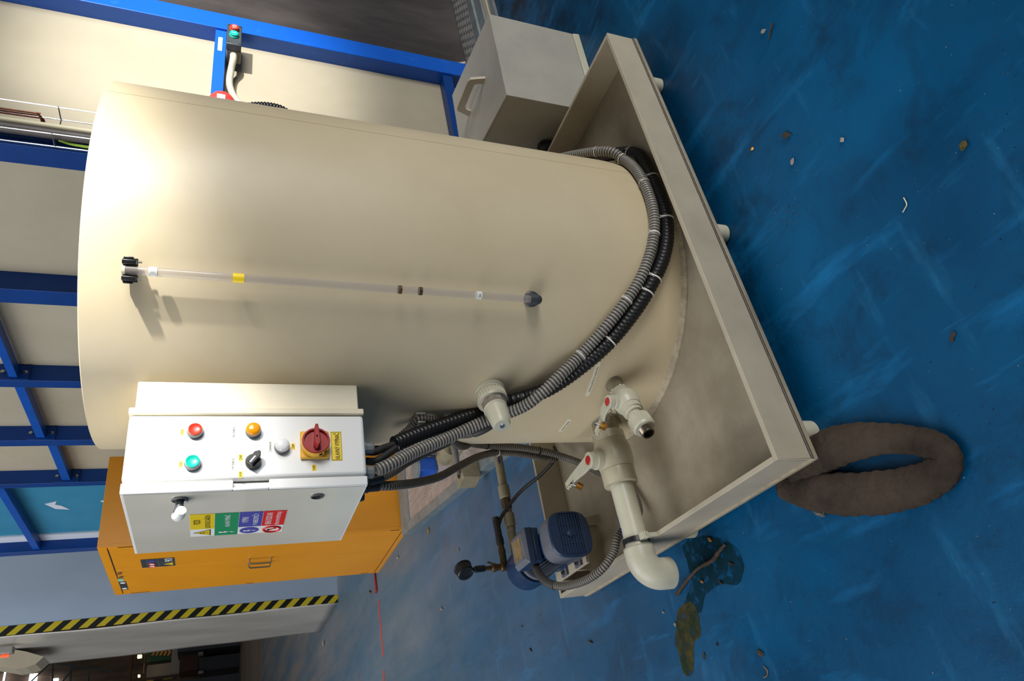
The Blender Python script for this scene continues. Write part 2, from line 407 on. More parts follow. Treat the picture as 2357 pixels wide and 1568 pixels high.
# ================================================================== SPILL TRAY
tx0, tx1, ty0, ty1, zb, zt, w = .453, 1.971, 1.091, 2.283, .05, .165, .013
T = thing('spill_tray', (tx0, ty0, 0), 'large rectangular beige plastic spill tray standing on short round feet under the tank', 'tray')
MB().box(tx0-.003, tx1+.003, ty0-.003, ty1+.003, zb, .0625).build('base_plate', M_TRAYIN, T, bevel=.002)
for (a, b_, c, d) in ((tx0, tx1, ty0, ty0+w), (tx0, tx1, ty1-w, ty1), (tx0, tx0+w, ty0+w, ty1-w), (tx1-w, tx1, ty0+w, ty1-w)):
    MB().box(a, b_, c, d, .0625, zt).build('side_wall', M_TRAY, T, bevel=.0015)
for pts in (((tx0-.001, ty0-.001), (tx1+.001, ty0-.001)), ((tx0-.001, ty0-.001), (tx0-.001, ty1+.001))):
    g = MB()
    for dz in (0, .006): g.tube(resample([V((*pts[0], .0625+dz)), V((*pts[1], .0625+dz))], .02), .0016, 6)
    g.build('weld_seam', M_GROOVE if pts[1][1] < ty0 else M_WELD, T)
for (x, y) in ((.53, 1.124), (1.145, 1.128), (1.785, 1.13), (.53, 2.25), (1.145, 2.25), (1.9, 2.25), (.485, 1.66)):
    MB().lathe((x, y, 0), (0, 0, 1), [(0, .026), (.003, .029), (.05, .029)], 28).build('foot', M_PPLIGHT, T)

# ================================================================== TANK
K = thing('storage_tank', (TX, TY, TZ0), 'tall cream cylindrical plastic tank standing in the beige tray', 'tank')
MB().lathe((TX, TY, TZ0), (0, 0, 1), [(0, TR), (.7, TR), (TZ1-TZ0-.002, TR), (TZ1-TZ0, TR-.002), (TZ1-TZ0, TR-.012), (TZ1-TZ0-.012, TR-.014)], 192).build('tank_shell', M_TANK, K, ang=30)
MB().lathe((TX, TY, TZ0), (0, 0, 1), [(0, TR+.013), (.004, TR+.012), (.010, TR+.004), (.014, TR)], 160, False, False).build('base_weld', M_WELD, K)
a0 = math.atan2(1.2457-TY, 1.484-TX)
MB().arcband(TR-.002, TR+.0006, a0-.008, a0+.008, TZ0+.02, TZ1-.004, 2).build('vertical_seam', M_TANK, K)
def tank_label(px, body, w_, h_):
    c = attank(*px, .001); g = math.atan2(c.y-TY, c.x-TX); hw = w_/2/TR
    pl = MB().arcband(TR-.0005, TR+.0007, g-hw, g+hw, c.z-h_/2, c.z+h_/2, 10).build('label', M_CREAMLABEL, K, flat=True)
    pl['label'] = 'narrow white label strip'
    X = V((-math.sin(g), math.cos(g), 0))*1; X = X if X.dot(V((1, -1, 0))) > 0 else -X
    text(body, tankpt(g, c.z, .0008), X, (0, 0, 1), w_*.74, h_*.5, M_BLKINK, pl, wrap=TR+.0011)
tank_label((1366, 875), 'VYPOUŠTĚCÍ VENTIL', .118, .0135)
tank_label((1301, 981), 'KULOVÝ VENTIL', .078, .0125)

# level gauge on the tank front
ga = math.atan2(1.313-TY, 1.0125-TX); gd = V((math.cos(ga), math.sin(ga), 0)); gt = V((-math.sin(ga), math.cos(ga), 0))
G = thing('level_gauge', tankpt(ga, .548), 'clear vertical level-gauge tube on the tank front between two black fittings', 'gauge')
gp = lambda z, dr, s=0: tankpt(ga, z, dr)+gt*s
tb = MB().tube([gp(.558, .036), gp(.8, .036), gp(1.2, .036), gp(1.482, .036)], .0095, 20).build('tube', M_CLEARTUBE, G)
MB().lathe(gp(.548, 0), gd, [(0, .021), (.006, .021), (.008, .0185), (.016, .0185), (.018, .014), (.03, .013)], 28).build('lower_fitting', M_DGREY, G)
e = MB().tube(smooth_path([gp(.548, .028), gp(.546, .036), gp(.552, .037), gp(.566, .036)], 6), .0125, 18)
e.lathe(gp(.546, .036), gd, [(-.006, .0125), (.004, .0125), (.010, .008), (.012, 0.001)], 20, cap1=False); e.build('elbow', M_DGREY, G)
cl = MB()
for sgn in (-1, 1):
    cl.obox(gp(1.472, .034, sgn*.017), gt, gd, (0, 0, 1), .010, .022, .026)
    cl.obox(gp(1.474, .030, sgn*.0245), gt, gd, (0, 0, 1), .007, .014, .018)
cl.obox(gp(1.472, .018), gt, gd, (0, 0, 1), .05, .012, .028); cl.obox(gp(1.472, .006), gt, gd, (0, 0, 1), .02, .014, .02)
cl.build('upper_clamp', M_BLACK, G, bevel=.0015)
for sgn in (-1, 1): MB().cyl(gp(1.457, .032, sgn*.018), gp(1.449, .032, sgn*.018), .0025, 10).build('clamp_screw', M_STEEL, G)
MB().cyl(gp(1.485, .036), gp(1.479, .036), .0103, 20).build('tube_cap', M_CABBEIGE, G)
def ringlabel(z, h_, m, lab):
    o = MB().lathe(gp(z-h_/2, .036), (0, 0, 1), [(0, .0101), (h_, .0101)], 24).build('tube_mark', m, G); o['label'] = lab; return o
rl = ringlabel(1.428, .016, M_WHTLABEL, 'white printed mark'); text('MAX', gp(1.428, .0466), gt, (0, 0, 1), .004, .011, M_GREYINK, rl)
ringlabel(1.262, .023, M_YELLABEL, 'yellow tape mark')
rl = ringlabel(.706, .013, M_WHTLABEL, 'white printed mark near the bottom'); text('MIN', gp(.706, .0466), gt, (0, 0, 1), .009, .004, M_BLKINK, rl)
for z in (.855, .905): ringlabel(z, .008, M_OLDBRASS, 'brown sediment ring')

# ================================================================== CONTROL CABINET
ex0, exd, exs, ex1, ey0, ey1, ez0, ez1 = .592, .6155, .771, .866, 1.506, 1.907, .9665, 1.4665
C = thing('control_cabinet', ((ex0+ex1)/2, (ey0+ey1)/2, ez0), 'white electrical control cabinet with buttons and a red-and-yellow main switch, fixed to the tank side', 'control cabinet')
MB().box(exd+.002, exs-.001, ey0, ey1, ez0, ez1).build('body', M_WHITE, C, bevel=.008, seg=3)
MB().box(exs+.001, ex1-.001, ey0+.012, ey1-.012, ez0+.008, ez1-.008).build('standoff_box', M_BEIGEBOX, C, bevel=.003)
MB().box(exs+.001, exs+.017, ey0-.002, ey1+.002, ez0-.002, ez1+.002).build('standoff_lip', M_BEIGEBOX, C, bevel=.003)
nz0, nz1 = atx(620, 1110, ex0+.012).z, atx(537, 1110, ex0+.012).z
nz0, nz1 = min(nz0, nz1), max(nz0, nz1)
dr = MB()
dr.box(ex0, exd-.001, ey0+.017, ey1, ez0, ez1); dr.box(ex0, exd-.001, ey0, ey0+.017, ez0, nz0); dr.box(ex0, exd-.001, ey0, ey0+.017, nz1, ez1)
dr.box(ex0, ex0+.006, ey0, ey0+.017, nz0, nz1)
DOOR = dr.build('door', M_WHITE, C, bevel=.002)
film = MB().box(ex0-.0012, ex0-.0001, ey0+.006, ey1-.006, ez0+.006, ez1-.006).build('door_film', M_FILM, DOOR, flat=True); film['label'] = 'glossy film-covered door face'
FX, FZ, FN = V((1, 0, 0)), V((0, 0, 1)), V((0, -1, 0))
def onface(x, z, out=0): return V((x, ey0-out, z))
def pbtn(x, z, m, cap, name, lab, bez=M_GREYBEZEL):
    o = MB().lathe(onface(x, z), FN, [(0, .0165), (.010, .0165), (.013, .0152)], 36).build(name, bez, C); o['label'] = lab
    if cap == 'dish': pr_ = [(.0125, .0145), (.0155, .0140), (.016, .0125), (.0135, .0085), (.0135, .001)]
    elif cap == 'dome': pr_ = [(.0, .0158), (.015, .0158), (.019, .0135), (.0215, .009), (.022, .001)]
    MB().lathe(onface(x, z), FN, pr_, 36).build('button_cap' if cap == 'dish' else 'lens', m, o, ang=50)
pbtn(.7285, 1.3352, M_REDBTN, 'dish', 'push_button', 'red push button')
pbtn(.6535, 1.3358, M_GREENBTN, 'dish', 'push_button', 'turquoise green push button')
pbtn(.7285, 1.2162, M_ORANGE, 'dome', 'indicator_lamp', 'amber indicator lamp')
pbtn(.6885, 1.1545, M_CLEAR, 'dome', 'indicator_lamp', 'white indicator lamp')
sw = MB().lathe(onface(.6535, 1.2145), FN, [(0, .0165), (.010, .0165), (.014, .014)], 36).build('selector_switch', M_BLACK, C); sw['label'] = 'black rotary selector switch'
dv = V((.80, 0, -.60)); pv = V((.60, 0, .80)); c0 = onface(.6535, 1.2145, .014)
kn = MB().prism([c0+dv*.021+pv*.002, c0+dv*.013+pv*.008, c0-dv*.014+pv*.0065, c0-dv*.014-pv*.0065, c0+dv*.013-pv*.008, c0+dv*.021-pv*.002], FN*.013)
kn.build('knob', M_BLACK, sw, bevel=.0015)
MB().obox(c0+FN*.0132-dv*.004, dv, pv, FN, .018, .003, .001).build('pointer_mark', M_WHTINK, sw, flat=True)
MS = MB().obox(onface(.691, 1.083, .005), FX, FZ, FN, .067, .064, .010).build('main_switch', M_YELPLATE, C, bevel=.003); MS['label'] = 'main switch with yellow plate and red rotary handle'
MB().lathe(onface(.691, 1.083, .010), FN, [(0, .0325), (.018, .0318), (.0185, .0306)], 40, False, False).build('collar', M_YELPLATE, MS)
nt = MB()
for dx in (-.017, -.004): nt.obox(onface(.691+dx, 1.083-.003, 0)+V((0, -.020, 0))+V((0, 0, -.0)), FX, FZ, FN, .001, .001, .001)
MB().lathe(onface(.691, 1.083, .029), FN, [(-.006, .0306), (.003, .0306), (.0035, .030), (.0035, .0268), (-.003, .0262), (-.003, .001)], 40).build('dial', M_REDMAT, MS)
h0 = onface(.691, 1.083, .026)
hp = [h0+V((x, 0, z)) for x, z in ((-.024, -.001), (-.012, -.0085), (.004, -.0075), (.034, -.0035), (.034, .003), (.004, .0065), (-.012, .006))]
MB().prism(hp, FN*.022).build('rotary_handle', M_REDMAT, MS, bevel=.002)
MB().cyl(onface(.694, 1.083, .0482), onface(.694, 1.083, .0487), .0022, 14).build('handle_hole', M_HOLE, MS)
wn = MB()
for ang in (200, 222):
    g = math.radians(ang); d = V((math.cos(g), 0, math.sin(g)))
    wn.obox(onface(.691, 1.083, .020)+d*.0318, V((-math.sin(g), 0, math.cos(g))), FN, d, .007, .009, .002)
wn.build('switch_mark', M_HOLE, MS, flat=True)
def clabel(q, body, m, ink, th=.6, tw=.8):
    a, b_ = aty(q[0], q[3], ey0), aty(q[2], q[1], ey0)
    cx_, cz_, w_, h_ = (a.x+b_.x)/2, (a.z+b_.z)/2, b_.x-a.x, a.z-b_.z
    pl = plate(onface(cx_, cz_), FX, FZ, w_, h_, .0006, 'label', m, C)
    text(body, onface(cx_, cz_, .0008), FX, FZ, w_*tw, h_*th, ink, pl); return pl
for q, body in (((415, 988, 424, 1002), 'VYP'), ((411, 1062, 421, 1076), 'ZAP'), ((549, 1046, 559, 1061), 'ZAP'), ((549, 1085, 559, 1100), 'VYP'), ((670, 1021, 679, 1035), 'ZAP'), ((718, 1070, 728, 1084), 'VYP')):
    clabel(q, body, M_YELLABEL, M_BLKINK, .62, .74)['label'] = 'small yellow label reading '+body
for q, body in (((414, 1017, 426, 1043), 'ČERPADLO'), ((532, 980, 544, 1009), 'SIG.OHREVU'), ((530, 1053, 543, 1084), 'VYP.OHREVU'), ((616, 1016, 627, 1040), 'ZAPNUTÉ')):
    clabel(q, body, M_WHTLABEL, M_GREYINK, .5, .86)['label'] = 'white label reading '+body
pl = plate(onface(.690, 1.0335), FX, FZ, .0735, .0245, .0006, 'label', M_YELLABEL, C, 'yellow label reading HLAVNÝ VYPÍNAČ')
text('HLAVNÝ VYPÍNAČ', onface(.690, 1.0335, .0008), FX, FZ, .066, .0145, M_BLKINK, pl)
fr = MB()
for (x, z, a, b_) in ((0, .0113, .071, .0008), (0, -.0113, .071, .0008), (.0352, 0, .0008, .0225), (-.0352, 0, .0008, .0225)): fr.obox(onface(.690+x, 1.0335+z, .0009), FX, FZ, FN, a, b_, .0003)
fr.build('label_border', M_BLKINK, pl, flat=True)
# door lock, handle, sticker
DN = V((-1, 0, 0)); DX = V((0, -1, 0))
def ond(y, z, out=0): return V((ex0-.0012-out, y, z))
lk = MB().lathe(ond(1.546, 1.357), DN, [(0, .0165), (.003, .0165), (.004, .014), (.002, .0125), (.002, .001)], 32).build('door_lock', M_GREYBEZEL, DOOR)
MB().lathe(ond(1.546, 1.357, .002), DN, [(0, .0085), (.012, .008), (.022, .0105), (.026, .012)], 24).build('key_stem', M_DGREY, DOOR)
kh = MB().tube(smooth_path([ond(1.565, 1.362, .030), ond(1.550, 1.357, .034), ond(1.530, 1.352, .030)], 8), lambda i, L: .0115-.00002*(i-8)**2, 18); kh.build('key_grip', M_WHTLABEL, DOOR)
MB().lathe(ond(1.559, 1.073), DN, [(0, .015), (.003, .015), (.004, .012), (-.0005, .011), (-.0005, .001)], 32).build('door_lock', M_GREYBEZEL, DOOR)
MB().cyl(ond(1.559, 1.073, .0003), ond(1.559, 1.073, .002), .0085, 24).build('keyhole', M_HOLE, DOOR)
sy0, sy1, sz0, sz1 = 1.641, 1.795, 1.131, 1.340; rowh = (sz1-sz0)/4; ymid = sy1-.052
ST = MB().box(ex0-.0018, ex0-.0013, sy0, sy1, sz0, sz1).build('warning_sticker', M_WHTLABEL, DOOR, flat=True); ST['label'] = 'four-row safety sticker in yellow, green, violet and red'
def stp(y, z, out=0): return V((ex0-.0018-out, y, z))
rows = ((M_LYEL, M_BLKINK, ('POZOR', 'ELEKTRICKÉ ZAŘÍZENÍ')), (M_LGREEN, M_WHTINK, ('HLAVNÍ VYPÍNAČ',)), (M_LBLUE, M_WHTINK, ('VYPNI', 'V NEBEZPEČÍ !')), (M_LRED, M_WHTINK, ('NEHAS VODOU ANI', 'PĚNOVÝMI PŘÍSTROJI')))
tcx = (sy0+ymid)/2; tw_ = ymid-sy0
def bolt(c, s, m, par, out=.0009):
    pts = [(-.2, .62), (.12, .62), (-.02, .12), (.2, .18), (-.02, -.42), (.1, -.40), (-.09, -.75), (-.16, -.38), (-.07, -.40), (.04, -.02), (-.2, -.06)]
    MB().prism([V(c)+DX*(x*s)+FZ*(z*s)+DN*out for x, z in pts], DN*.0002).build('lightning_symbol', m, par, flat=True)
for i, (m, ink, lines) in enumerate(rows):
    z = sz1-rowh*(i+.5)
    cell = plate(stp(tcx, z), DX, FZ, tw_, rowh*.985, .0003, 'sticker_field', m, ST)
    for j, ln in enumerate(lines):
        zz = z+(.0115 if len(lines) == 2 else 0)-j*.021
        ww = tw_*(.30 if ln == 'POZOR' else .36 if ln == 'VYPNI' else .78 if len(ln) < 16 else .86)
        text(ln, stp(tcx, zz, .0005), DX, FZ, ww, .0145, ink, ST)
    pc = stp((ymid+sy1)/2, z)
    if i == 0:
        MB().prism([pc+DX*x+FZ*y+DN*.0003 for x, y in ((-.021, -.018), (.021, -.018), (0, .020))], DN*.0002).build('warning_triangle', M_BLKINK, ST, flat=True)
        MB().prism([pc+DX*x+FZ*y+DN*.0006 for x, y in ((-.0175, -.0158), (.0175, -.0158), (0, .0165))], DN*.0002).build('warning_triangle', M_LYEL, ST, flat=True)
        bolt(pc-FZ*.004, .016, M_BLKINK, ST)
    elif i == 1:
        plate(pc, DX, FZ, sy1-ymid, rowh*.985, .0003, 'sticker_field', m, ST); bolt(pc, .026, M_WHTINK, ST)
    elif i == 2:
        MB().cyl(pc+DN*.0002, pc+DN*.0006, .022, 36).build('mandatory_disc', M_LBLUE, ST); bolt(pc, .022, M_WHTINK, ST)
    else:
        MB().torus(pc+DN*.0006, DN, .0195, .0028, 36, 6).build('prohibition_ring', M_LRED, ST)
        MB().obox(pc+DN*.001, DX+FZ*-.9, DX*.9+FZ, DN, .038, .004, .0004).build('prohibition_bar', M_LRED, ST, flat=True)
        b_ = MB(); b_.obox(pc+DN*.0005+DX*-.004+FZ*.006, DX, FZ, DN, .008, .010, .0003); b_.obox(pc+DN*.0005+DX*.004-FZ*.007, DX, FZ, DN, .009, .006, .0003)
        b_.build('bucket_symbol', M_BLKINK, ST, flat=True)
# cable glands under the cabinet
GL = [(.70, 1.545, .014, M_GLAND), (.645, 1.56, .015, M_GLAND), (.633, 1.63, .013, M_BLACK), (.638, 1.70, .013, M_BLACK)]
for (x, y, r, m) in GL:
    MB().lathe((x, y, ez0+.002), (0, 0, -1), [(0, r+.003), (.010, r+.003), (.012, r), (.026, r), (.030, r-.003)], 10).build('cable_gland', m, C)

# ================================================================== HEATER FITTING
hc = attank(1126, 903); hg = math.atan2(hc.y-TY, hc.x-TX); hd = V((math.cos(hg), math.sin(hg), 0))
Hh = thing('immersion_heater', hc, 'pale plastic heater plug with ribbed union nut, sticking out of the tank below the cabinet', 'heater plug')
MB().lathe(hc-hd*.006, hd, [(0, .044), (.012, .044), (.014, .0415), (.02, .0415)], 40).build('flange', M_PPLIGHT, Hh)
MB().gear(hc+hd*.014, hd, .022, .042, .0022, 30).build('union_nut', M_PPLIGHT, Hh, ang=20)
MB().lathe(hc+hd*.036, hd, [(0, .0415), (.006, .0385), (.006, .033)], 40, False, True).build('nut_collar', M_PPLIGHT, Hh)
MB().lathe(hc+hd*.040, hd, [(0, .032), (.004, .033), (.010, .0315), (.018, .033), (.026, .032)], 9).build('threaded_stub', M_PPTAPE, Hh)
hs = hc+hd*.064
MB().lathe(hs, hd, [(0, .0325), (.005, .0325), (.006, .031), (.052, .0262), (.061, .024), (.067, .0205), (.0675, .001)], 40).build('terminal_cap', M_PPLIGHT, Hh)
MB().lathe(hs+hd*.0672, hd, [(0, .0072), (.0016, .0066), (.002, .001)], 20).build('slotted_screw', M_STEEL, Hh)

# ================================================================== SMALL DRAIN VALVE
sc = attank(1413, 884); sg = math.atan2(sc.y-TY, sc.x-TX); sd = V((math.cos(sg), math.sin(sg), 0)); st_ = V((-math.sin(sg), math.cos(sg), 0))
D1 = thing('drain_ball_valve', sc, 'small pale plastic ball valve with red-capped lever and steel-threaded outlet on the lower tank wall', 'valve')
MB().lathe(sc-sd*.008, sd, [(0, .027), (.010, .027), (.012, .022), (.05, .022)], 32).build('nozzle', M_PPDARK, D1)
MB().lathe(sc+sd*.034, sd, [(0, .021), (.004, .027), (.022, .0285), (.034, .036), (.050, .0385), (.064, .036), (.074, .031), (.077, .031), (.0775, .029), (.095, .029), (.0955, .025), (.104, .024)], 40).build('valve_body', M_PPLIGHT, D1)
MB().lathe(sc+sd*.128, sd, [(0, .017), (.036, .017)], 28).build('pipe_stub', M_PPLIGHT, D1)
MB().gear(sc+sd*.160, sd, .034, .0315, .0016, 26).build('union_nut', M_PPLIGHT, D1, ang=20)
MB().lathe(sc+sd*.155, sd, [(0, .019), (.005, .026), (.006, .03)], 32, True, False).build('nut_shoulder', M_PPLIGHT, D1)
MB().lathe(sc+sd*.194, sd, [(0, .0305), (.007, .0275), (.007, .019)], 32).build('nut_collar', M_PPLIGHT, D1)
pr_ = [(0, .0185)]
for i in range(7): pr_ += [(.002+i*.003, .0185), (.0035+i*.003, .0170)]
MB().lathe(sc+sd*.198, sd, pr_+[(.0235, .0178), (.024, .0145), (.004, .0140)], 32).build('threaded_outlet', M_NICKEL, D1)
MB().cyl(sc+sd*.2045, sc+sd*.206, .0139, 28).build('outlet_bore', M_HOLE, D1)
vc = sc+sd*.085                                           # stem centre
MB().lathe(vc+V((0, 0, .030)), (0, 0, 1), [(0, .020), (.012, .020), (.013, .018), (.016, .018)], 32).build('stem_collar', M_PPLIGHT, D1)
def lever(base, tip, z0, z1, wid, thick, par, drop, capr, nm='lever'):
    base, tip = V(base), V(tip); d = (tip-base); d.z = 0; L = d.length; d.normalize(); n = V((-d.y, d.x, 0)); mb = MB()
    hub = [base+d*(math.cos(a)*wid*1.15)+n*(math.sin(a)*wid*1.15)+V((0, 0, z0)) for a in [2*PI*i/20 for i in range(20)]]
    mb.prism(hub, (0, 0, z1-z0+.0012))
    prof = [(0, 0), (L*.30, 0), (L*.55, drop*.8), (L*.72, drop), (L*1.0, drop)]
    wd = [1.0, .9, .72, .66, .45]; sec = []
    for (s, dz), ww in zip(prof, wd):
        zc = z1+dz; o = base+d*s
        sec.append([o-n*wid*ww+V((0, 0, zc-thick)), o+n*wid*ww+V((0, 0, zc-thick)), o+n*wid*ww+V((0, 0, zc)), o-n*wid*ww+V((0, 0, zc))])
    vs = [p for q in sec for p in q]; fs = []
    for i in range(len(sec)-1):
        for k in range(4): fs.append((i*4+k, i*4+(k+1) % 4, (i+1)*4+(k+1) % 4, (i+1)*4+k))
    fs += [(3, 2, 1, 0), tuple((len(sec)-1)*4+k for k in range(4))]
    mb.add(vs, fs)
    for k in range(3): mb.cyl(base+d*(L*(.78+.08*k))+n*wid*.5+V((0, 0, z1+drop-thick)), base+d*(L*(.78+.08*k))+n*wid*.5+V((0, 0, z1+drop)), wid*.28, 12)
    o = mb.build(nm, M_PPLIGHT, par, bevel=.0015)
    c = MB().lathe(base+V((0, 0, z1+.0008)), (0, 0, 1), [(0, capr), (.002, capr), (.003, capr*.9), (.0032, .001)], 28).build('lever_cap', M_REDCAP, o); c['label'] = 'round red cap'
    return o
lv = lever((vc.x, vc.y, vc.z+.046), (vc.x-.035, vc.y+.125, 0), 0, .014, .0165, .006, D1, -.012, .0115)

# ================================================================== MAIN DRAIN PIPE
dy, dz = 1.660, .2015
D2 = thing('drain_pipe', (.65, dy, dz), 'thick pale drain pipe with large ball valve crossing the tray edge to a down-turned elbow', 'pipe')
AX = V((-1, 0, 0)); px_ = lambda x: V((x, dy, dz))
MB().lathe(px_(.842), AX, [(0, .050), (.008, .050), (.016, .041), (.045, .040), (.07, .040)], 40).build('tank_nozzle', M_PPDARK, D2)
MB().lathe(px_(.788), AX, [(0, .042), (.002, .048), (.028, .0485), (.029, .0475), (.031, .0495), (.055, .0555), (.075, .0565), (.097, .0545), (.117, .0500), (.118, .0485), (.120, .0500), (.160, .0500), (.164, .0485), (.165, .036)], 56).build('valve_body', M_PPBEIGE, D2)
MB().cyl(px_(.630), px_(.415), .0338, 48).build('pipe', M_PPLIGHT, D2)
el = [V((.440, dy, dz)), V((.420, dy, dz))]
ce = V((.415, dy, dz-.050))
for i in range(0, 13):
    a = PI/2+PI/2*i/12; el.append(ce+V((math.cos(a)*.050, 0, math.sin(a)*.050)))
el.append(el[-1]+V((0, 0, -.028)))
eb = MB().tube(el, .0425, 40, cap=False)
eb.lathe(el[-1]+V((0, 0, .0)), (0, 0, 1), [(0, .0425), (0, .035), (.04, .034)], 40, False, True)
eb.lathe((.441, dy, dz), AX, [(0, .034), (0, .0425), (.003, .0425)], 40, False, False); eb.build('elbow', M_PPLIGHT, D2)
hubz = dz+.060
MB().lathe((.703, dy, dz+.045), (0, 0, 1), [(0, .029), (.022, .029), (.023, .026), (.027, .026)], 32).build('stem_collar', M_PPLIGHT, D2)
lever((.703, dy, dz+.068), (.690, dy+.165, 0), 0, .020, .0215, .007, D2, .004, .0135)
ar = MB(); s0 = V((.530, dy+.0, dz))
def onpipe(x, g, r=.0341): return V((x, dy-math.cos(g)*0+math.sin(g)*r, dz+math.cos(g)*r))
av = []; g1 = .12
for (x, g) in ((.535, .02), (.535, .14), (.50, .14), (.50, .30), (.470, .08), (.50, -.14), (.50, .02)): av.append(onpipe(x, g+.35))
ar.prism(av, V((0, 0, .0004))+V((0, math.sin(.4), math.cos(.4)))*.0002); ar.build('flow_arrow', mat('flow_arrow_blue', '#2b2a86'), D2, flat=True)
CLP = thing('pipe_clamp', (.459, dy, zt), 'black pipe clamp with pale buckle holding the drain pipe on the tray edge', 'clamp')
MB().lathe((.466, dy, dz), AX, [(0, .0345), (0, .0385), (.014, .0385), (.014, .0345)], 48, False, False).build('strap', M_BLACK, CLP)
bk = MB(); bk.obox((.459, dy-.046, dz+.002), (1, 0, 0), (0, 1, 0), (0, 0, 1), .018, .022, .020)
for k in range(3): bk.obox((.459, dy-.052-.002*k, dz-.004+.005*k), (1, 0, 0), (0, 1, 0), (0, 0, 1), .018, .012, .0025)
bk.obox((.459, dy-.046, dz-.022), (1, 0, 0), (0, 1, 0), (0, 0, 1), .012, .016, .03)
bk.build('buckle', M_PPLIGHT, CLP, bevel=.001)

# padlocks and chains
def padlock(c, up, side, label, chain):
    up = V(up).normalized(); side = V(side); side = (side-up*side.dot(up)).normalized(); n = up.cross(side)
    P = thing('padlock', c, label, 'padlock'); c = V(c)
    MB().obox(c, side, up, n, .022, .019, .012).build('lock_body', M_BRASS, P, bevel=.0015)
    sh = [c+side*-.0068+up*.008, c+side*-.0068+up*.018]+[c+up*.018+side*(-math.cos(a)*.0068)+up*(math.sin(a)*.0075) for a in [PI*i/8 for i in range(1, 8)]]+[c+side*.0068+up*.018, c+side*.0068+up*.008]
    MB().tube(sh, .0021, 10).build('shackle', M_STEEL, P)
    ch = MB(); pts = resample(smooth_path(chain), .0075)
    for i in range(len(pts)-1):
        a, b_ = pts[i], pts[i+1]; d = (b_-a).normalized(); _, u, w_ = perp(d); nn = u if i % 2 else w_; s_ = d.cross(nn); mid = (a+b_)/2
        lp = [mid+d*(math.cos(t)*.0062)+s_*(math.sin(t)*.0032) for t in [2*PI*k/12 for k in range(13)]]
        ch.tube(lp, .0009, 6, cap=False)
    cho = ch.build('chain', M_STEEL, P); cho['label'] = 'thin steel chain'
lt = V((vc.x-.023, vc.y+.082, vc.z+.060))
c1 = lt+V((-.016, -.008, -.012))
padlock(c1, (.45, .15, .85), (.1, 1, 0), 'small brass padlock hanging on the lever of the small drain valve',
        [c1+V((.01, -.01, -.006)), c1+V((.03, -.022, -.022)), c1+V((.055, -.035, -.03)), attank(1430, 975, .004)])
c2 = V((.668, dy+.112, dz+.074))
padlock(c2, (.55, .1, .8), (0, 1, 0), 'small brass padlock hooked round the lever of the big drain valve',
        [V((.765, dy+.043*math.cos(a), dz+.043*math.sin(a))) for a in [-.9, -.3, .3, .9, 1.5, 2.1, 2.7, 3.3]])
ch = MB()
# chain collar round the small nozzle
pts = resample([sc+sd*.036+st_*(math.cos(a)*.0245)+V((0, 0, math.sin(a)*.0245)) for a in [-.6+PI*1.3*i/24 for i in range(25)]], .0075)
for i in range(len(pts)-1):
    a, b_ = pts[i], pts[i+1]; d = (b_-a).normalized(); _, u, w_ = perp(d); nn = u if i % 2 else w_; s_ = d.cross(nn); mid = (a+b_)/2
    ch.tube([mid+d*(math.cos(t)*.0062)+s_*(math.sin(t)*.0032) for t in [2*PI*k/12 for k in range(13)]], .0009, 6, cap=False)
tag(ch.build('chain', M_STEEL), 'thin steel chain looped round the nozzle of the small drain valve', 'chain')

# ================================================================== HOSES ROUND THE TANK
def tie(par, pts, i, r, m=M_TIE):
    p = pts[i]; d = (pts[i+1]-pts[i-1]).normalized(); _, u, w_ = perp(d); out = V((p.x-TX, p.y-TY, 0)).normalized(); out = (out-d*out.dot(d)).normalized(); s_ = d.cross(out)
    mb = MB().lathe(p-d*.002, d, [(0, r*.98), (0, r+.0012), (.004, r+.0012), (.004, r*.98)], 20, False, False)
    hd_ = p+s_*(r*.8)*(1 if s_.z > 0 else -1)+out*r*.55
    mb.obox(hd_, d, s_, out, .006, .006, .005); mb.obox(hd_+s_*.006*(1 if s_.z > 0 else -1), d, s_, out, .0025, .008, .0012)
    return mb.build('cable_tie', m, par, flat=True)
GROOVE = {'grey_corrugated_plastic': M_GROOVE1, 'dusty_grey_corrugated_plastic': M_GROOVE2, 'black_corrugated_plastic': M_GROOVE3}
def hose(name, pts, r, m, label, cat='hose', pitch=.0085, ties=(), group=None, depth=.16, cap=True, tm=M_TIE):
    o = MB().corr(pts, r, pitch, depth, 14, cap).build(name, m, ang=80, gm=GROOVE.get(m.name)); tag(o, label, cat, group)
    sp = resample(smooth_path(pts), .004)
    for q in ties:
        i = min(range(2, len(sp)-2), key=lambda k: (proj(sp[k])-V(q)).length)
        tie(o, sp, i, r, tm)
    return o
def proj(p):
    d = V(p)-EYE; w_ = d.dot(_F)
    return V((1178.5-FPX*d.dot(_U2)/w_, 784-FPX*d.dot(_R2)/w_))
rg, rb = .0165, .0215
ang_far = [tankpt(a, z, rg+.004) for a, z in ((1.0, .45), (.55, .40), (.1, .33), (-.35, .265))]
gpx = [(1384, 349), (1436, 368), (1472, 402), (1500, 468), (1506, 532), (1490, 603), (1459, 667), (1401, 745), (1339, 815)]
gl_ = ang_far+[attank(*q, rg+.003) for q in gpx]+[attank(1288, 866, .044), attank(1238, 913, .062), attank(1195, 941, .060)]
tail = [aty(1120, 968, 1.575), aty(1040, 1004, 1.60), aty(960, 1038, 1.585), aty(905, 1066, 1.565), aty(868, 1083, 1.56)]
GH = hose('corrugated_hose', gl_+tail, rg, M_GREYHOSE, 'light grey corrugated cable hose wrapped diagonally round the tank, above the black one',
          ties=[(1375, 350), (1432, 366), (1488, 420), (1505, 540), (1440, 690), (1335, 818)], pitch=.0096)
ang_far = [tankpt(a, z, rb+.004) for a, z in ((1.0, .34), (.55, .29), (.1, .22), (-.35, .165))]
